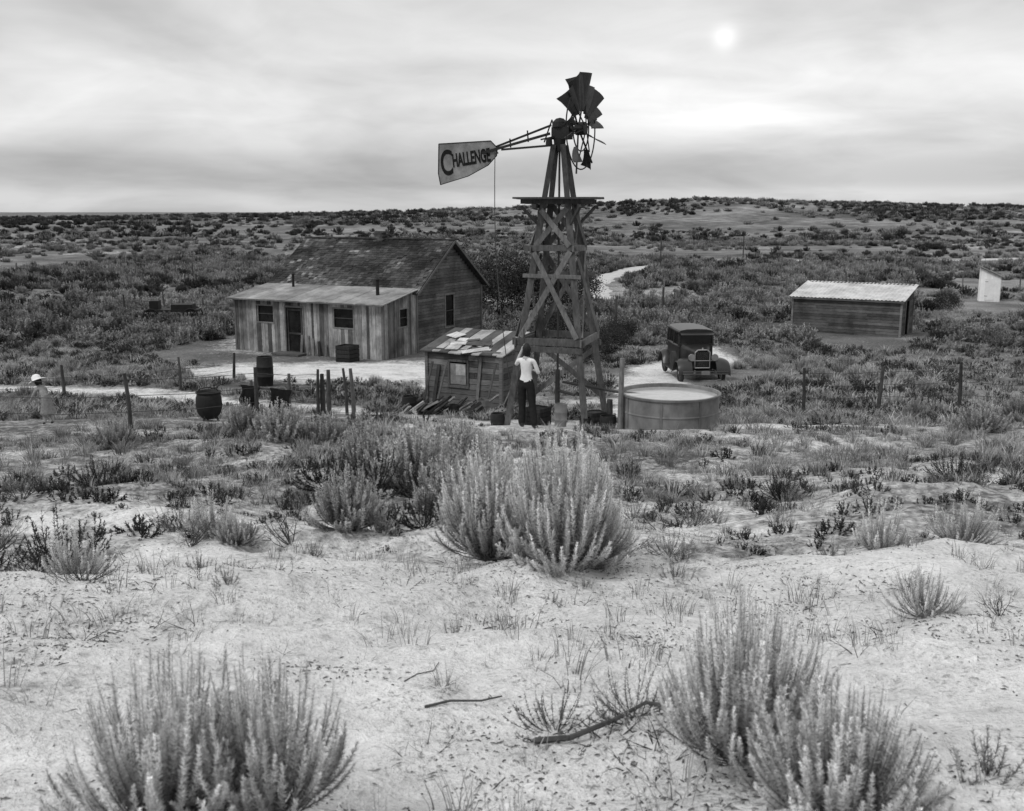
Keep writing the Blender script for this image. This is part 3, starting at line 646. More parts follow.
def barn():
    z0=h1(17.5,52)-.05; E=empty('storage_shed',(19.7,50.6,z0),math.radians(-32)); L=5.5;D=3.0;f=1.95;b=2.5
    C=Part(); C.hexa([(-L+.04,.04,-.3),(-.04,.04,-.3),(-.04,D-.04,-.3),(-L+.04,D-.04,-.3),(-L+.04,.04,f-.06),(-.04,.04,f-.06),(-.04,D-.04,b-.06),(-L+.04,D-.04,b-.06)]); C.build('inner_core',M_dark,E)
    W=Part()
    hboards(W,(-L,0,0),(1,0,0),(0,-1,0),-.3,f-.02,lambda z:(0,L),.15,[],lo=.45,hi=1.1)
    hboards(W,(0,0,0),(0,1,0),(1,0,0),-.3,b-.05,lambda z:(0 if z<f else (z-f)/(b-f)*D,D),.15,[(1.0,1.9,-.5,1.8)],lo=.4,hi=.9)
    hboards(W,(-L,0,0),(0,1,0),(-1,0,0),-.3,b-.05,lambda z:(0 if z<f else (z-f)/(b-f)*D,D),.15,[],lo=.4,hi=.9)
    hboards(W,(-L,D,0),(1,0,0),(0,1,0),-.3,b-.02,lambda z:(0,L),.15,[],lo=.4,hi=.9)
    for x,y in ((.015,-.015),(-L-.015,-.015),(.015,D)): W.box((x,y,.85),(.1,.1,2.1),1.6)
    for s in (.97,1.93): W.box((.03,s,.85),(.05,.08,1.9),1.5)
    W.build('board_walls',M_woodH,E)
    R=Part(); n=150; rings=[]
    for (y,z) in ((-.2,f-.03),(D*.5,(f+b)/2+.01),(D+.2,b+.05)):
        rings.append([(-L-.2+(L+.4)*i/n,y+.03*math.sin(i*.31),z+.018*math.sin(i*2*math.pi/5)) for i in range(n+1)])
    R.loft(rings,1,False,False); R.build('corrugated_roof',M_tin,E,solid=.01)
    T=Part(); T.box((-L/2,-.17,f-.1),(L+.3,.03,.1),1); T.build('fascia_board',M_woodH,E)
barn()
def outhouse():
    x,y=32.9,70.6; E=empty('outhouse',(x,y,h1(x,y)-.02),math.radians(-22)); W=Part()
    w=1.3;d=1.3;f=1.75;b=2.35
    for (O,U,Nn,L,zt) in [((0,0,0),(1,0,0),(0,-1,0),w,lambda s:b-(b-f)*s/w),((0,d,0),(1,0,0),(0,1,0),w,lambda s:b-(b-f)*s/w),((0,0,0),(0,1,0),(-1,0,0),d,lambda s:b),((w,0,0),(0,1,0),(1,0,0),d,lambda s:f)]:
        vplanks(W,O,U,Nn,L,-.1,zt,.16,[],lo=.9,hi=1.1,gap=.004)
    W.build('board_walls',M_white,E)
    R=Part(); R.hexa([(-.2,-.2,b+.08),(w+.25,-.2,f-.1),(w+.25,d+.2,f-.1),(-.2,d+.2,b+.08),(-.2,-.2,b+.14),(w+.25,-.2,f-.04),(w+.25,d+.2,f-.04),(-.2,d+.2,b+.14)],1); R.build('slant_roof',M_woodV,E)
    D=Part(); D.box((.62,-.045,.85),(.62,.02,1.5),.93); D.box((.4,-.06,1.4),(.2,.015,.04),.3); D.box((.4,-.06,.4),(.2,.015,.04),.3); D.build('door',M_white,E)
outhouse()
# ---------------------------------------------------------------- windmill
def windmill():
    cx,cy=.97,21.0; zb=1.8; E=empty('windmill',(cx,cy,0),0); th=math.radians(-19)
    def cor(i,hf):
        sx,sy=[(-1,-1),(1,-1),(1,1),(-1,1)][i]; x,y=sx*hf,sy*hf
        return (x*math.cos(th)-y*math.sin(th),x*math.sin(th)+y*math.cos(th))
    zt=6.5
    def leg(i,z):
        k=(z-zb)/(zt-zb); hf=.86+(.25-.86)*k
        if z>zt: hf=.25-(z-zt)/(7.62-zt)*.15
        return Vector(cor(i,hf)+(z,))
    T=Part()
    for i in range(4):
        x,y,_=leg(i,zb); g=h1(cx+x,cy+y)-.15
        T.beam(leg(i,g),leg(i,zt+.02),.13,.13,random.uniform(.9,1.3)); T.beam(leg(i,zt),leg(i,7.62),.11,.11,.6)
    for z,w in ((5.55,.12),(5.0,.08),(3.66,.15),(3.52,.12)):
        for i in range(4):
            if z==5.0 and i%2: continue
            if z==3.52 and i in(1,3): continue
            a=leg(i,z);b=leg((i+1)%4,z); d=(b-a).normalized(); n=Vector((d.y,-d.x,0))*.085
            T.beam(a-d*random.uniform(.08,.25)+n,b+d*random.uniform(.08,.25)+n+Vector((0,0,random.uniform(-.04,.04))),.035,w,random.uniform(.8,1.6))
    for za,zc in ((3.75,5.45),(5.6,6.4),(2.3,3.5)):
        for i in range(4):
            if za==2.3 and i in(0,1): continue
            j=(i+1)%4; d=(leg(j,za)-leg(i,za)).normalized(); n=Vector((d.y,-d.x,0))
            T.beam(leg(i,za)+n*.085,leg(j,zc+random.uniform(-.1,.05))+n*.085,.03,.11,random.uniform(.8,2.2))
            T.beam(leg(j,za)+n*.118,leg(i,zc+random.uniform(-.1,.05))+n*.118,.03,.11,random.uniform(.8,2.2))
    for k in range(14):
        z=2.2+k*.3; p=leg(3,z).lerp(leg(0,z),.25);q=leg(3,z).lerp(leg(0,z),.75); T.beam(p,q,.03,.03,.8)
    T.build('timber_tower',M_wood,E,bevel=.006)
    P=Part(); R=Matrix.Rotation(th*.4,3,'Z')
    for k in range(7):
        P.box(R@Vector((random.uniform(-.06,.06),-.6+k*.2,6.56+.0)),(1.72+random.uniform(-.15,.1),.17,.035),random.uniform(.6,1.3),R)
    for y in (-.38,.38): P.box(R@Vector((0,y,6.49)),(1.5,.08,.09),.6,R)
    for x in (-.45,.45): P.box(R@Vector((x,0,6.40)),(.08,1.3,.08),.55,R)
    for i in range(4):
        a=leg(i,6.0); b=Vector(cor(i,.62)+(6.4,)); P.beam(a,b,.05,.05,.6)
    P.build('platform',M_wood,E)
    I=Part(); I.tube((0,0,1.7),(0,0,7.7),.022,.022,8,1); I.tube((0,0,1.6),(0,0,3.0),.06,.05,10,1); I.tube((0,0,2.55),(.35,-.3,2.5),.035,.03,8,1)
    I.path([(0.1,-.1,2.75),(1.2,-.55,2.62),(2.0,-.8,2.56)],.03,8,1.2); I.build('pump_pipe',M_iron,E,True)
    Hh=empty('mill_head',(0,0,0),math.radians(-25)); Hh.parent=E
    G=Part(); zc=7.93
    G.tube((0,0,7.5),(0,0,7.75),.1,.13,12,1); G.box((0.05,0,7.85),(.38,.22,.24),1); G.tube((-.1,0,zc),(.52,0,zc),.06,.05,12,1); G.tube((.36,0,zc),(.56,0,zc),.13,.13,14,1)
    G.lathe((0,0,7.97),[(.16,0),(.15,.1),(.08,.17),(.0,.19)],14,1)
    G.beam((-.2,-.04,7.85),(-1.75,-.04,7.50),.035,.05,1); G.beam((-.2,.03,8.02),(-1.6,.03,7.58),.03,.04,1); G.beam((-.1,-.03,7.62),(-1.3,-.03,7.56),.03,.04,.9)
    G.beam((-.7,0,7.70),(-.72,0,7.93),.02,.03,.9); G.beam((-1.1,0,7.6),(-1.12,0,7.78),.02,.03,.9)
    G.path([(-.15,.1,7.9),(-.3,.3,8.15),(-.45,.25,7.7)],.015,6,1)
    G.tube((-.15,-.2,7.75),(-.15,-.2,7.62),.06,.07,10,1); G.beam((0,-.05,7.8),(-.3,-.28,7.72),.03,.03,1)
    wx=.46
    for k in range(6):
        a=k*math.pi/3+.25; d=Vector((0,math.sin(a),math.cos(a)))
        G.beam(Vector((wx-.05,0,zc))+d*.1,Vector((wx,0,zc))+d*.92,.028,.028,1,(1,0,0)); G.beam(Vector((wx+.1,0,zc))+d*.1,Vector((wx+.02,0,zc))+d*.62,.02,.02,1,(1,0,0))
    G.ring((wx,0,zc),.44,.014,(1,0,0),40,6,1); G.ring((wx,0,zc),.80,.014,(1,0,0),48,6,1)
    G.build('gearbox_and_wheel_frame',M_black,Hh)
    Sl=Part()
    def sail(a,r0,r1,tw=.6,bend=0,sh=1,w0=.09,w1=.26,off=0):
        d=Vector((0,math.sin(a),math.cos(a))); t=Vector((0,math.cos(a),-math.sin(a))); ax=Vector((1,0,0)); rows=[]
        for i in range(5):
            u=i/4; r=r0+(r1-r0)*u; w=w0+(w1-w0)*u; tt=(t*math.cos(tw)+ax*math.sin(tw))
            rows.append([Vector((wx+off,0,zc))+d*(r+(.03*q if i==4 else 0))+tt*w*q+ax*(.04*(1-q*q)+bend*u*u) for q in (-1,-.5,0,.5,1)])
        Sl.loft(rows,sh,False,False)
    for a,r1,tw,bd,sh in ((-.80,.92,.75,-.10,1.4),(-.50,1.06,.35,.04,.6),(-.18,1.0,.65,-.10,1.1),(.12,1.10,.30,.04,.7),(.44,.98,.7,-.06,1.5),(.76,1.05,.45,.08,.8),(1.05,.95,.6,0,1)): sail(a,.36,r1,tw,bd,sh,.08,.20)
    sail(1.4,.45,1.02,.8,.0,1.4,.07,.15); sail(1.8,.45,.9,1.1,.1,1.2,.07,.14); sail(-1.45,.42,.88,.9,.05,.8,.07,.13); sail(-2.5,.45,.85,1.2,.15,1.2,.05,.12); sail(2.5,.5,.92,1.2,-.1,1,.06,.13)
    Sl.build('wheel_sails',M_sail,Hh,solid=.008)
    V=Part(); xa,xb=-2.80,-1.40
    out=[(xa,7.72),(xb-.16,7.75),(xb,7.60),(xb-.02,7.44),(xb-.22,7.25),(xa+.7,7.03),(xa+.03,6.86),(xa-.02,7.1)]
    V.add([(x,-.01,z) for x,z in out]+[(x,.01,z) for x,z in out],[tuple(range(len(out)-1,-1,-1)),tuple(len(out)+i for i in range(len(out)))]+[(i,(i+1)%len(out),len(out)+(i+1)%len(out),len(out)+i) for i in range(len(out))],1)
    V.build('tail_vane',M_vane,Hh)
    Bd=Part()
    for i in range(len(out)):
        a=out[i];b=out[(i+1)%len(out)]; Bd.beam((a[0],-.013,a[1]),(b[0],-.013,b[1]),.012,.022,1,(0,1,0))
    Bd.beam((xa,.02,7.36),(xb,.02,7.5),.02,.03,1)
    Bd.build('vane_rim',M_letter,Hh)
    def text(s,size,x,z,ang,sx=1):
        cu=bpy.data.curves.new('t','FONT'); cu.body=s; cu.size=size; cu.extrude=.003; cu.offset=.011
        o=bpy.data.objects.new('t',cu); COL.objects.link(o); bpy.context.view_layer.update()
        me=bpy.data.meshes.new_from_object(o.evaluated_get(bpy.context.evaluated_depsgraph_get())); bpy.data.objects.remove(o)
        a=me.attributes.new('shade','FLOAT','POINT'); a.data.foreach_set('value',np.ones(len(me.vertices),np.float32)); me.materials.clear(); me.materials.append(M_letter)
        q=add_obj('lettering',me,(x,-.016,z),0,(sx,1,1),Hh); q.rotation_euler=(math.radians(90),-ang,0)
    text('C',.74,xa+.05,7.06,.08,.60); text('HALLENGE',.38,xa+.34,7.23,.12,.49)
    Rp=Part(); p0=Vector((-1.45,-.03,7.5)); Rr=Matrix.Rotation(math.radians(-25),3,'Z'); a=Rr@p0; b=Vector((-1.0,-.7,h1(cx-1,cy-.7)+.8)); pts=[a.lerp(b,i/8)+Vector((-.12*math.sin(i/8*3.14),0,0)) for i in range(9)]
    Rp.path(pts,.009,5,.8); Rp.build('furl_cable',M_iron,E)
windmill()
def tank():
    x,y=3.22,20.1; z=h1(x,y-.9)-.06; E=empty('stock_tank',(x,y,z)); P=Part(); hh=.66
    P.lathe((0,0,0),[(1.0,-.1),(1.0,.30),(1.012,.31),(1.012,.33),(1.0,.34),(1.0,hh-.02),(1.03,hh-.02),(1.035,hh+.02),(.985,hh+.025),(.975,hh),(.975,.05)],72,1)
    P.build('tank_wall',M_tank,E,True)
    W=Part(); W.lathe((0,0,0),[(.974,hh-.05),(0,hh-.05)],64,1); W.build('water',M_water,E)
    R=Part(); 
    for a in (0.3,1.9,3.6,4.4,5.2): R.box((1.004*math.cos(a),1.004*math.sin(a),hh/2),(.02,.05,hh-.06),.8,Matrix.Rotation(a,3,'Z'))
    R.build('seam_straps',M_tank,E)
tank()
def post(name,x,y,hh,r=.06,sh=1.,lean=0,mat=None):
    P=Part(); z=h1(x,y)-.15; P.tube((x,y,z),(x+lean*.5,y,z+.15+hh*.5),r*1.1,r,8,sh); P.tube((x+lean*.5,y,z+.15+hh*.5),(x+lean,y+lean*.3,z+.15+hh),r,r*.85,8,sh*1.05); return P.build(name,mat or M_wood,None,True)
post('wooden_post',2.18,19.75,1.45,.055,1.8,.02); post('wooden_post',2.05,20.6,.6,.07,1.0)
def fence(pts,hh,wires=3,r=.05,nm='wire_fence',sh=1.,jit=.1,wr=.006):
    E=empty(nm,(0,0,0)); P=Part();W=Part(); tops=[]
    for i,(x,y) in enumerate(pts):
        z=h1(x,y); l=random.uniform(-jit,jit); q=hh*random.uniform(.85,1.15); m=(x+l*.5+random.uniform(-.02,.02),y,z+q*.5); rr=r*random.uniform(.8,1.3); s_=sh*random.uniform(.6,1.5)
        P.tube((x,y,z-.2),m,rr,rr*.9,7,s_); P.tube(m,(x+l,y+l*.4,z+q),rr*.9,rr*.7,7,s_); tops.append((Vector((x,y,z)),Vector((x+l,y+l*.4,z+q))))
    for (a0,a1),(b0,b1) in zip(tops[:-1],tops[1:]):
        for k in range(wires):
            f=.35+.27*k; p=a0.lerp(a1,f);q=b0.lerp(b1,f); m=(p+q)/2-Vector((0,0,.04)); W.path([p,m,q],wr,4,1)
    P.build('posts',M_wood,E,True)
    if wires: W.build('wires',M_iron,E)
fence([(-12.5,17.6),(-9.55,18.1),(-7.1,18.2),(-5.6,21.5),(-4.8,24.3)],1.2,sh=.5,r=.045,jit=.04)
fence([(-4.70,24.4),(-4.50,24.1),(-4.12,24.5),(-3.90,24.2)],1.2,0,.055,'post_cluster',.9,.10)
fence([(7.5,25.2),(9.6,25.8),(11.9,26.1),(14.5,26.6),(17.5,27.2)],1.2,sh=.7)
fence([(-24,62),(-21.5,62),(-19,61.5),(-16.8,61),(-15,60.5),(-13.5,58)],1.3,2,.06,wr=.01,sh=.6)
fence([(x,95+2.5*math.sin(x*.1)) for x in range(-60,-4,6)],1.3,0,.07)
fence([(x,78+.12*x) for x in range(12,64,5)],1.3,0,.06)
fence([(-16,28),(-13.2,29),(-10.6,31.5),(-9.6,34)],1.1,2,.045,sh=.6)
for (x,y,hh) in [(16.2,110,3.4),(5.2,50,2.0),(9.5,63,1.6),(27,118,3.2)]: post('utility_pole' if hh>2.5 else 'wooden_post',x,y,hh,.07,.6)
def lowwagon():
    E=empty('farm_implement',(-19.5,57.5,h1(-19.5,57.5)),.1); P=Part()
    P.box((0,0,.75),(3.0,1.1,.12),1); P.beam((-1.5,0,.5),(-3.0,.2,.25),.1,.1,1); P.box((.6,0,.95),(1.2,1.0,.3),.8); P.box((-1.0,.1,1.05),(.5,.7,.5),.8)
    for x in (-1.1,1.1):
        for y in (-.6,.6):
            P.ring((x,y,.45),.42,.035,(0,1,0),24,6,1)
            for k in range(4): a=k*math.pi/4; P.beam((x-.42*math.cos(a),y,.45-.42*math.sin(a)),(x+.42*math.cos(a),y,.45+.42*math.sin(a)),.03,.03,1)
        P.beam((x,-.6,.45),(x,.6,.45),.08,.08,1)
    P.build('frame_and_wheels',M_black,E)
lowwagon()
def barrel(x,y,r,hh,nm='barrel',mat=M_black,sh=1.):
    P=Part(); P.lathe((0,0,0),[(0,0),(r*.88,0),(r*.9,.03),(r,.33*hh),(r*1.03,.34*hh),(r*1.03,.37*hh),(r,.38*hh),(r,.64*hh),(r*1.03,.65*hh),(r*1.03,.68*hh),(r,.69*hh),(r*.93,hh),(r*.85,hh),(r*.85,hh-.05),(0,hh-.05)],24,sh); return P.build(nm,mat,None,True,loc=(x,y,h1(x,y)-.03))
barrel(-8.15,32.6,.27,1.0)
def kettle():
    x,y=-6.45,20.9; P=Part(); P.lathe((0,0,0),[(.0,.02),(.15,.03),(.24,.14),(.275,.3),(.265,.48),(.24,.55),(.27,.6),(.25,.61),(.21,.55),(.22,.3),(0,.2)],24,1)
    for a in range(3): q=a*2.1; P.tube((.14*math.cos(q),.14*math.sin(q),.06),(.2*math.cos(q),.2*math.sin(q),-.06),.03,.02,8,1)
    P.path([(-.26,0,.55),(-.18,0,.66),(0,0,.70),(.18,0,.66),(.26,0,.55)],.012,6,1); P.build('iron_kettle',M_black,None,True,loc=(x,y,h1(x,y)+.04))
kettle()
def drying():
    x0,y0=-5.5,22.0; z=h1(x0,y0); E=empty('drying_rail',(x0,y0,z)); P=Part()
    for x in (-.35,.5): P.tube((x,0,-.2),(x+.03,0,1.05 if x>0 else .9),.045,.035,8,1)
    P.beam((-.6,0,.78),(.75,0,.62),.05,.05,1); P.build('rail',M_wood,E,True)
    C=Part()
    for (xa,xb,dr) in ((-.55,-.15,.42),(.1,.55,.5)):
        rows=[]
        for j,zz in enumerate(np.linspace(0,1,7)):
            row=[]
            for i in range(9):
                x=xa+(xb-xa)*i/8; zt=.78-(x+.6)*.118+.04
                row.append((x+.04*math.sin(zz*5+i),-.05-.03*math.sin(i*1.9)*zz-.02*zz,zt-dr*zz*(1+.2*math.sin(i*1.3+xa))))
            rows.append(row)
        C.loft(rows,1,False,False)
    C.build('draped_cloth',M_cloth,E,True,solid=.02)
drying()
def pile():
    E=empty('scrap_wood_pile',(-1.7,26.0,h1(-1.7,26.0)),-.3); P=Part()
    for i in range(95):
        x=random.uniform(-1.3,1.6);y=random.uniform(-.9,.4);a=random.uniform(-.8,.8);b=random.uniform(-.15,.6);L=random.uniform(.3,1.2)
        d=Vector((math.cos(a)*math.cos(b),math.sin(a),math.sin(b)))*L; P.beam((x,y,.03),Vector((x,y,.03+random.uniform(0,.2)))+d*.7,random.uniform(.03,.1),random.uniform(.03,.08),random.choice((.15,.3,.5,1,2.8)))
    for x in (-.9,-.5,.9): P.beam((x,.35,0),(x+.25,.6,1.3),.05,.05,random.uniform(.4,1.3))
    P.build('boards',M_wood,E); barrel(-.75,25.6,.17,.42,'bucket',M_tank,.8); barrel(-2.75,26.3,.2,.5,'bucket',M_black,1); barrel(-1.5,25.3,.14,.3,'bucket',M_black,1)
pile()
barrel(1.0,20.15,.13,.5,'milk_can',M_tank,1.4); barrel(1.95,19.9,.17,.28,'bucket',M_black,1.2); barrel(-.3,20.5,.15,.3,'bucket',M_black,1.5); barrel(1.5,20.0,.12,.22,'bucket',M_black,1)
crate(1.75,20.6,.34,.4,sh=.4); crate(.55,20.9,.4,.9,sh=.3)
# ---------------------------------------------------------------- car
def car():
    x,y=6.5,35.6; E=empty('parked_car',(x,y,h1(x,y)-.03),math.radians(3)); B=Part();G=Part();C=Part();T=Part()
    def ring(y,hw,z0,z1,rad):
        pts=[]
        for cx,cz,a0 in ((hw-rad,z0+.03,-90),(hw-rad,z1-rad,0),(-hw+rad,z1-rad,90),(-hw+rad,z0+.03,180)):
            rr=rad if cz>z0+.05 else .03
            for k in range(5):
                a=math.radians(a0+k*22.5); sgn=1 if cx>0 else -1
                ccx=cx if rr==rad else sgn*(hw-.03)
                pts.append((ccx+rr*math.cos(a),y,cz+rr*math.sin(a)))
        return pts
    B.loft([ring(-1.38,.27,.5,1.16,.12),(ring(-.95,.34,.48,1.20,.14)),ring(-.5,.47,.46,1.24,.15),ring(-.38,.56,.46,1.26,.15)],1)
    B.loft([ring(-.40,.60,.46,1.20,.06),ring(.3,.66,.44,1.21,.06),ring(1.2,.66,.44,1.21,.06),ring(1.55,.60,.46,1.2,.08),ring(1.68,.5,.5,1.15,.1)],1)
    for sx in (-1,1):
        for yy in (-.36,.42,1.15,1.5): B.beam((sx*.615,yy,1.18),(sx*.585,yy+(.04 if yy<0 else -.02),1.66),.06,.07,1)
        B.box((sx*.60,.58,1.655),(.06,2.0,.05),1)
    B.box((0,-.34,1.645),(1.2,.07,.08),1); B.box((0,1.52,1.45),(1.1,.05,.5),1); B.box((0,-.37,1.24),(1.16,.06,.06),1)
    B.loft([[(sx*hw,yy,z) for sx,z in ((-1,1.68),(-.96,1.73),(-.6,1.77),(0,1.785),(.6,1.77),(.96,1.73),(1,1.68))] for yy,hw in ((-.42,.60),(-.2,.63),(1.3,.63),(1.6,.56))],1,True,True)
    B.hexa([(-.58,-.62,1.58),(.58,-.62,1.58),(.6,-.36,1.66),(-.6,-.36,1.66),(-.58,-.62,1.60),(.58,-.62,1.60),(.6,-.36,1.69),(-.6,-.36,1.69)],1)
    G.hexa([(-.56,-.345,1.26),(.56,-.345,1.26),(.56,-.335,1.26),(-.56,-.335,1.26),(-.56,-.315,1.62),(.56,-.315,1.62),(.56,-.305,1.62),(-.56,-.305,1.62)])
    for sx in (-1,1): G.box((sx*.60,.57,1.42),(.008,1.75,.42))
    F=Part()
    def fender(prof,x0,x1):
        for sx in (-1,1):
            F.loft([[(sx*(x0+(x1-x0)*q),yy,zz-(.10*(abs(q-.35)/.65)**2.2)) for q in (0,.2,.4,.6,.8,.93,1)] for yy,zz in prof],1,False,False)
    fender([(-1.80,.42),(-1.78,.58),(-1.68,.74),(-1.5,.85),(-1.28,.88),(-1.08,.80),(-.88,.63),(-.72,.46),(-.55,.38)],.42,.90)
    fender([(.78,.38),(.88,.58),(1.02,.76),(1.25,.86),(1.5,.84),(1.7,.7),(1.82,.48),(1.85,.38)],.60,.90)
    F.build('fenders',M_car,E,True,solid=.02)
    for sx in (-1,1): B.box((sx*.76,.12,.37),(.28,1.38,.04),.8)
    B.beam((-.6,-1.3,.42),(.6,-1.3,.42),.07,.08,.6); B.box((0,.1,.42),(.8,3.2,.1),.5)
    B.build('body',M_car,E,True)
    G.build('windows',M_glass,E)
    for sx in (-1,1):
        for yy in (-1.28,1.36):
            T.ring((sx*.72,yy,.37),.315,.065,(1,0,0),28,8,1); C.tube((sx*.68,yy,.37),(sx*.80,yy,.37),.06,.05,12,1)
            for k in range(10):
                a=k*math.pi/5; C.tube((sx*.72,yy,.37),(sx*.72,yy+.27*math.cos(a),.37+.27*math.sin(a)),.010,.010,5,.5,False)
            C.ring((sx*.72,yy,.37),.26,.015,(1,0,0),24,5,.6)
    T.tube((-.93,-.75,.72),(-.82,-.75,.72),.34,.34,24,1); T.build('tires',M_tire,E,True)
    R=Part(); R.box((0,-1.40,.84),(.44,.03,.56),1); R.build('radiator_core',M_dark,E)
    for k in range(13): C.box((-.2+k*.0333,-1.42,.84),(.008,.012,.54),.6)
    for a,b in (((-.26,-1.41,.55),(-.26,-1.41,1.08)),((.26,-1.41,.55),(.26,-1.41,1.08)),((-.26,-1.41,1.08),(-.16,-1.41,1.17)),((.26,-1.41,1.08),(.16,-1.41,1.17)),((-.16,-1.41,1.17),(.16,-1.41,1.17)),((-.26,-1.41,.55),(.26,-1.41,.55))): C.tube(a,b,.022,.022,8,1)
    C.tube((0,-1.39,1.17),(0,-1.39,1.25),.035,.02,8,1)
    for sx in (-1,1):
        C.tube((sx*.40,-1.40,.93),(sx*.40,-1.53,.93),.05,.12,18,.5); C.tube((sx*.40,-1.53,.93),(sx*.40,-1.56,.93),.125,.12,18,1.1)
    C.tube((-.42,-1.42,.80),(.42,-1.42,.80),.018,.018,8,.8)
    for z in (.42,.50): C.box((0,-1.93,z),(1.56,.02,.04),.5)
    for sx in (-1,1): C.box((sx*.35,-1.85,.46),(.04,.2,.14),.5)
    C.build('brightwork',M_chrome,E,True); P=Part(); P.box((0.0,-1.955,.46),(.3,.012,.14),1); P.build('licence_plate',M_trim,E)
car()
# ---------------------------------------------------------------- people
def skin_body(name,J,Ed,mats,lab,parent):
    names=list(J); idx={n:i for i,n in enumerate(names)}
    me=bpy.data.meshes.new(name); me.from_pydata([J[n][0] for n in names],[(idx[a],idx[b]) for a,b in Ed],[])
    o=bpy.data.objects.new(name,me); COL.objects.link(o); md=o.modifiers.new('s','SKIN'); md.use_smooth_shade=True
    adj={n:set() for n in names}
    for a,b in Ed: adj[a].add(b);adj[b].add(a)
    seen=set();roots=[]
    for n in names:
        if n in seen: continue
        roots.append(n);st=[n]
        while st:
            q=st.pop()
            if q in seen: continue
            seen.add(q);st+=list(adj[q])
    for n in names:
        sv=me.skin_vertices[0].data[idx[n]]; sv.radius=(J[n][1],J[n][1]) if not isinstance(J[n][1],tuple) else J[n][1]; sv.use_root=n in roots
    sb=o.modifiers.new('u','SUBSURF'); sb.levels=2; sb.render_levels=2
    bpy.context.view_layer.update(); m2=bpy.data.meshes.new_from_object(o.evaluated_get(bpy.context.evaluated_depsgraph_get())); bpy.data.objects.remove(o)
    m2.materials.clear()
    for m in mats: m2.materials.append(m)
    segs=[(Vector(J[a][0]),Vector(J[b][0]),lab(a,b)) for a,b in Ed]
    for p in m2.polygons:
        c=p.center; best=1e9
        for a,b,l in segs:
            d=b-a; t=max(0,min(1,(c-a).dot(d)/max(d.length_squared,1e-9))); q=(c-a-d*t).length
            if q<best: best=q; p.material_index=l
        p.use_smooth=True
    return add_obj(name,m2,parent=parent)
def add_hand(J,Ed,pre,wr,d,palmn,k=1.):
    wr=Vector(wr);d=Vector(d).normalized();n=Vector(palmn);n=(n-d*n.dot(d)).normalized();s=d.cross(n)
    J[pre+'p1']=(wr+d*.05*k,.026*k);J[pre+'p2']=(wr+d*.085*k,(.034*k,.018*k)); Ed+= [(pre+'wr',pre+'p1'),(pre+'p1',pre+'p2')]
    for i,(o,L) in enumerate(((-.027,.072),(-.009,.082),(.009,.076),(.027,.060))):
        b=wr+d*.075*k+s*o*k; dirs=[d,(d+n*.5).normalized(),(d*.4+n).normalized()]; J[f'{pre}f{i}0']=(b,.009*k); p=b
        for j in range(3):
            p=p+dirs[j]*L*k*(.45,.32,.25)[j]; J[f'{pre}f{i}{j+1}']=(p,(.0088,.0082,.007)[j]*k); Ed.append((f'{pre}f{i}{j}',f'{pre}f{i}{j+1}'))
    b=wr+d*.035*k-s*.02*k; J[pre+'t0']=(b,.011*k); p=b+(d*.6-s+n*.2).normalized()*.032*k; J[pre+'t1']=(p,.010*k); q=p+(d-s*.3+n*.5).normalized()*.03*k; J[pre+'t2']=(q,.008*k); Ed+=[(pre+'t0',pre+'t1'),(pre+'t1',pre+'t2')]
def head(parent,loc,rot,k,hairmat,hat=False,hairlen=.12):
    E=bpy.data.objects.new('head',None); COL.objects.link(E); E.parent=parent; E.location=loc; E.rotation_euler=rot; E.scale=(k,k,k)
    import bmesh
    bm=bmesh.new(); bmesh.ops.create_uvsphere(bm,u_segments=32,v_segments=24,radius=1)
    for v in bm.verts:
        x,y,z=v.co; f=1.0 if z>-.1 else 1+.28*(z+.1)
        v.co=Vector((x*.074*f,y*.094*(f if y<0 else 1+.1*(z+.1)*(z<0)),z*.114))
        if y>.75 and abs(x)<.25 and -.32<z<.12: v.co.y+=.020*(1-abs(x)/.25)*(1-max(0,z)/.12)
        if y>.7 and .10<z<.28 and .15<abs(x)<.5: v.co.y-=.006
    me=bpy.data.meshes.new('face'); bm.to_mesh(me); bm.free(); me.materials.append(M_skin); me.polygons.foreach_set('use_smooth',[True]*len(me.polygons)); add_obj('face',me,parent=E)
    P=Part()
    for s in (-1,1): P.lathe((s*.030,.082,.012),[(.002,-.006),(.011,0),(.002,.006)],10,1)
    P.box((0,.088,-.052),(.04,.008,.007),1)
    P.box((-.03,.086,.03),(.03,.006,.006),1);P.box((.03,.086,.03),(.03,.006,.006),1); P.build('eyes_and_mouth',M_eye,E,True)
    Q=Part()
    for s in (-1,1): Q.lathe((s*.077,0,-.005),[(.002,-.03),(.013,-.01),(.016,.012),(.004,.03)],10,1,.5,1)
    Q.build('ears',M_skin,E,True)
    bm=bmesh.new(); bmesh.ops.create_uvsphere(bm,u_segments=32,v_segments=24,radius=1); dl=[]
    for v in bm.verts:
        x,y,z=v.co
        if y>.25 and z<.45 or z<-.75: dl.append(v)
        w=1+.05*math.sin(x*14+z*9)
        v.co=Vector((x*.085*w,y*.104*w-.008,z*.124+.008)); 
        if z<-.0 and y<.2: v.co.z-=hairlen*.5*min(1,-z*1.5); 
    bmesh.ops.delete(bm,geom=dl,context='VERTS'); me=bpy.data.meshes.new('hair'); bm.to_mesh(me); bm.free(); me.materials.append(hairmat); me.polygons.foreach_set('use_smooth',[True]*len(me.polygons))
    o=add_obj('hair',me,parent=E); o.modifiers.new('s','SOLIDIFY').thickness=.01
    if hat:
        Hh=Part(); Hh.lathe((0,0,.045),[(.0,.13),(.06,.125),(.095,.09),(.105,.02),(.11,0),(.19,-.03),(.225,-.055),(.22,-.062),(.11,-.008)],28,1,1,1.08); Hh.build('sun_hat',M_hat,E,True)
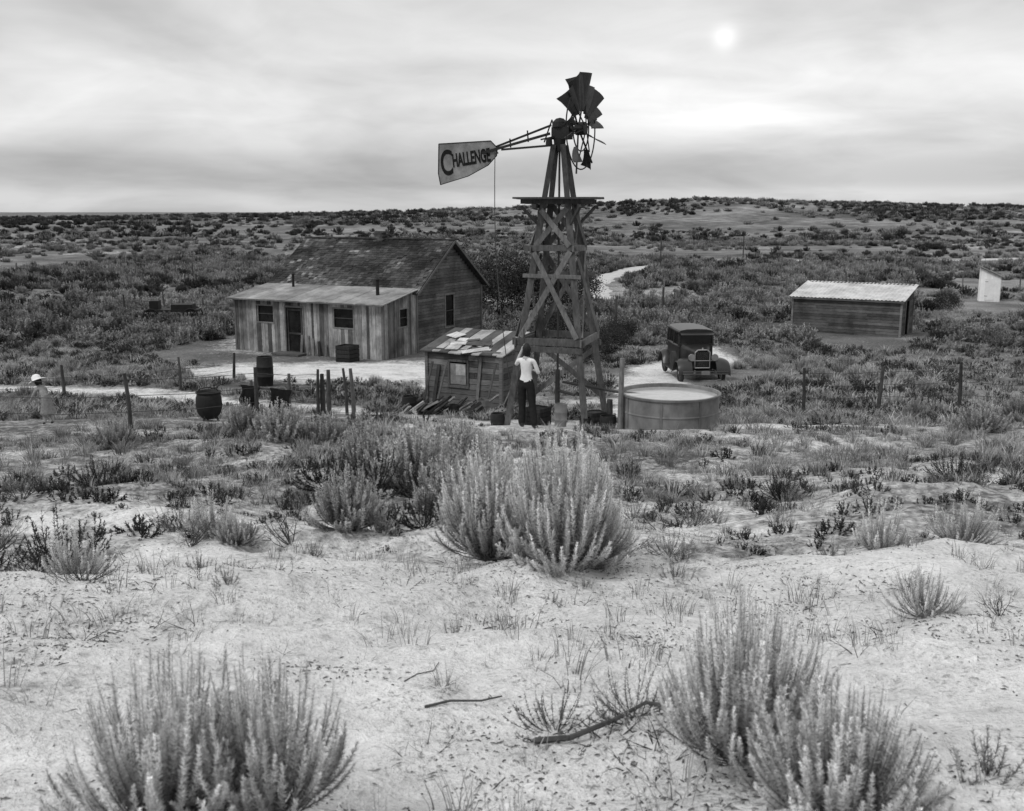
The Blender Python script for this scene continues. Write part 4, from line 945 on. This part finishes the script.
def woman():
    x,y=.28,19.45; E=empty('woman',(x,y,h1(x,y)),math.radians(-14))
    J={'pel':((0,0,.96),(.135,.10)),'sp':((0,.01,1.09),(.10,.08)),'ch':((0,0,1.25),(.125,.09)),'uc':((0,-.01,1.37),(.105,.07)),'nk':((0,0,1.45),.045),'nh':((0,.015,1.52),.048),
       'lh':((-.085,0,.88),.098),'lk':((-.085,.03,.49),.075),'la':((-.09,0,.12),.08),'ln':((-.09,0,.07),.04),'lt':((-.10,.15,.035),.035),
       'rh':((.085,0,.88),.098),'rk':((.13,-.01,.49),.075),'ra':((.19,-.10,.12),.08),'rn':((.19,-.10,.07),.04),'rt':((.23,.04,.035),.035),
       'ls':((-.15,0,1.375),.052),'le':((-.24,.16,1.26),.040),'lf':((-.21,.27,1.41),.032),'lwr':((-.17,.34,1.53),.024),
       'rs':((.15,0,1.37),.052),'re':((.235,.04,1.13),.040),'rf':((.20,.16,1.12),.034),'rwr':((.13,.28,1.13),.024)}
    Ed=[('pel','sp'),('sp','ch'),('ch','uc'),('uc','nk'),('nk','nh'),('pel','lh'),('lh','lk'),('lk','la'),('la','ln'),('ln','lt'),('pel','rh'),('rh','rk'),('rk','ra'),('ra','rn'),('rn','rt'),
        ('uc','ls'),('ls','le'),('le','lf'),('lf','lwr'),('uc','rs'),('rs','re'),('re','rf'),('rf','rwr')]
    add_hand(J,Ed,'l',J['lwr'][0],(.2,.5,.85),(.8,.3,0)); add_hand(J,Ed,'r',J['rwr'][0],(-.7,.7,.05),(0,.2,-1))
    def lab(a,b):
        s={a,b}
        if s&{'sp','ch','uc','ls','rs'} and 'nk' not in s: return 0
        if s&{'lk','rk','lh','rh'}: return 1
        if s&{'ln','rn','lt','rt'}: return 3
        return 2
    skin_body('body',J,Ed,[M_shirt,M_pants,M_skin,M_shoe],lab,E)
    head(E,(0,.03,1.585),(.15,.0,.35),1,M_hair,False,.14)
    P=Part(); P.tube((-.13,.40,1.05),(-.15,.42,1.95),.012,.012,8,1); P.build('pump_handle',M_iron,E)
woman()
def child():
    x,y=-9.9,20.9; E=empty('child',(x,y,h1(x,y)),math.radians(60)); E.scale=(1.08,1.08,1.08)
    J={'pel':((0,0,.50),(.085,.065)),'sp':((0,.04,.58),.07),'ch':((0,.10,.66),(.085,.065)),'uc':((0,.15,.72),(.07,.05)),'nk':((0,.185,.76),.03),'nh':((0,.21,.79),.03),
       'lh':((-.05,0,.46),.055),'lk':((-.06,.04,.25),.042),'la':((-.06,0,.06),.028),'lt':((-.065,.08,.02),.022),
       'rh':((.05,0,.46),.055),'rk':((.06,.0,.25),.042),'ra':((.07,-.06,.06),.028),'rt':((.075,.02,.02),.022),
       'ls':((-.10,.15,.71),.036),'le':((-.15,.20,.58),.027),'lwr':((-.12,.30,.50),.018),'rs':((.10,.15,.71),.036),'re':((.15,.18,.57),.027),'rwr':((.12,.27,.48),.018)}
    Ed=[('pel','sp'),('sp','ch'),('ch','uc'),('uc','nk'),('nk','nh'),('pel','lh'),('lh','lk'),('lk','la'),('la','lt'),('pel','rh'),('rh','rk'),('rk','ra'),('ra','rt'),('uc','ls'),('ls','le'),('le','lwr'),('uc','rs'),('rs','re'),('re','rwr')]
    add_hand(J,Ed,'l',J['lwr'][0],(.1,.8,-.5),(1,0,-.3),.62); add_hand(J,Ed,'r',J['rwr'][0],(-.1,.8,-.5),(-1,0,-.3),.62)
    def lab(a,b):
        s={a,b}
        if s&{'nk','nh'}: return 1
        if s&{'pel','sp','ch','uc','lh','rh','ls','rs'}: return 0
        if s&{'lt','rt'}: return 2
        return 1
    skin_body('body',J,Ed,[M_dressb,M_skin,M_shoe],lab,E)
    P=Part(); P.lathe((0,.0,0),[(.07,.60),(.095,.50),(.12,.38),(.15,.22),(.145,.215),(.11,.37)],32,1,1,.85,.09); P.build('skirt',M_dress,E,True)
    head(E,(0,.235,.845),(-.5,0,0),.82,M_hair,True,.05)
child()
# ---------------------------------------------------------------- light, sky, camera
EL=math.radians(50); AZ=math.radians(235)
w=bpy.data.worlds.new('World'); scene.world=w; w.use_nodes=True; nt=w.node_tree; nt.nodes.clear(); L=nt.links
out=N(nt,'ShaderNodeOutputWorld'); bg=N(nt,'ShaderNodeBackground'); bg.inputs['Strength'].default_value=.1
sky=N(nt,'ShaderNodeTexSky',sky_type='NISHITA'); sky.sun_disc=False; sky.sun_elevation=EL; sky.sun_rotation=AZ
bw=N(nt,'ShaderNodeRGBToBW'); L.new(sky.outputs[0],bw.inputs[0])
tc=N(nt,'ShaderNodeTexCoord'); sx=N(nt,'ShaderNodeSeparateXYZ'); L.new(tc.outputs['Generated'],sx.inputs[0])
zc=mth(nt,'MAXIMUM',sx.outputs[2],0.0); den=mth(nt,'ADD',zc,.20)
cv=N(nt,'ShaderNodeCombineXYZ'); L.new(mth(nt,'DIVIDE',sx.outputs[0],den),cv.inputs[0]); L.new(mth(nt,'DIVIDE',sx.outputs[1],den),cv.inputs[1])
c1=nz(nt,cv.outputs[0],.8,4,.5,.7); c2=nz(nt,cv.outputs[0],2.6,6,.6,.6)
cl=mth(nt,'ADD',mth(nt,'MULTIPLY',c1,.78),mth(nt,'MULTIPLY',c2,.22))
cl=rmp(nt,cl,.38,.62,.80,1.18)
cr=N(nt,'ShaderNodeFloatCurve'); cm=cr.mapping.curves[0]
pts=[(0,.50),(.012,.54),(.03,.42),(.06,.57),(.11,.72),(.19,.60),(.45,.72),(1,.82)]
cm.points[0].location=pts[0]; cm.points[1].location=pts[-1]
for p in pts[1:-1]: cm.points.new(*p)
cr.mapping.update(); L.new(zc,cr.inputs['Value'])
val=mth(nt,'MULTIPLY',mth(nt,'MULTIPLY',cl,cr.outputs[0]),11.4)
def lobe(az,el,width,amp):
    d0=(math.sin(az)*math.cos(el),math.cos(az)*math.cos(el),math.sin(el))
    vd=N(nt,'ShaderNodeVectorMath',operation='DISTANCE'); L.new(tc.outputs['Generated'],vd.inputs[0]); vd.inputs[1].default_value=d0
    q=mth(nt,'DIVIDE',vd.outputs['Value'],width); e=mth(nt,'POWER',2.71828,mth(nt,'MULTIPLY',mth(nt,'MULTIPLY',q,q),-1.0)); return mth(nt,'MULTIPLY',e,amp)
glow=mth(nt,'ADD',mth(nt,'ADD',lobe(.22,.14,.20,.24),lobe(.20,.157,.011,.5)),1.0)
val=mth(nt,'MULTIPLY',val,glow)
mx=N(nt,'ShaderNodeMix'); mx.inputs[0].default_value=.92; L.new(bw.outputs[0],mx.inputs[2]); L.new(val,mx.inputs[3])
L.new(mx.outputs[0],bg.inputs[0]); L.new(bg.outputs[0],out.inputs[0])
sd=bpy.data.lights.new('sun','SUN'); sd.energy=1.5; sd.angle=math.radians(10); so=bpy.data.objects.new('sun',sd); COL.objects.link(so)
dv=Vector((math.sin(AZ)*math.cos(EL),math.cos(AZ)*math.cos(EL),math.sin(EL))); so.rotation_euler=dv.to_track_quat('Z','Y').to_euler()
cd=bpy.data.cameras.new('camera'); cam=bpy.data.objects.new('camera',cd); COL.objects.link(cam); cam.location=(0,0,CAMZ)
cam.rotation_euler=(math.radians(90-11),math.radians(0),0); cd.sensor_width=36; cd.lens=36*1000/1024; cd.clip_end=12000; cd.clip_start=.05
cd.dof.use_dof=True; cd.dof.focus_distance=16; cd.dof.aperture_fstop=4.5
scene.camera=cam
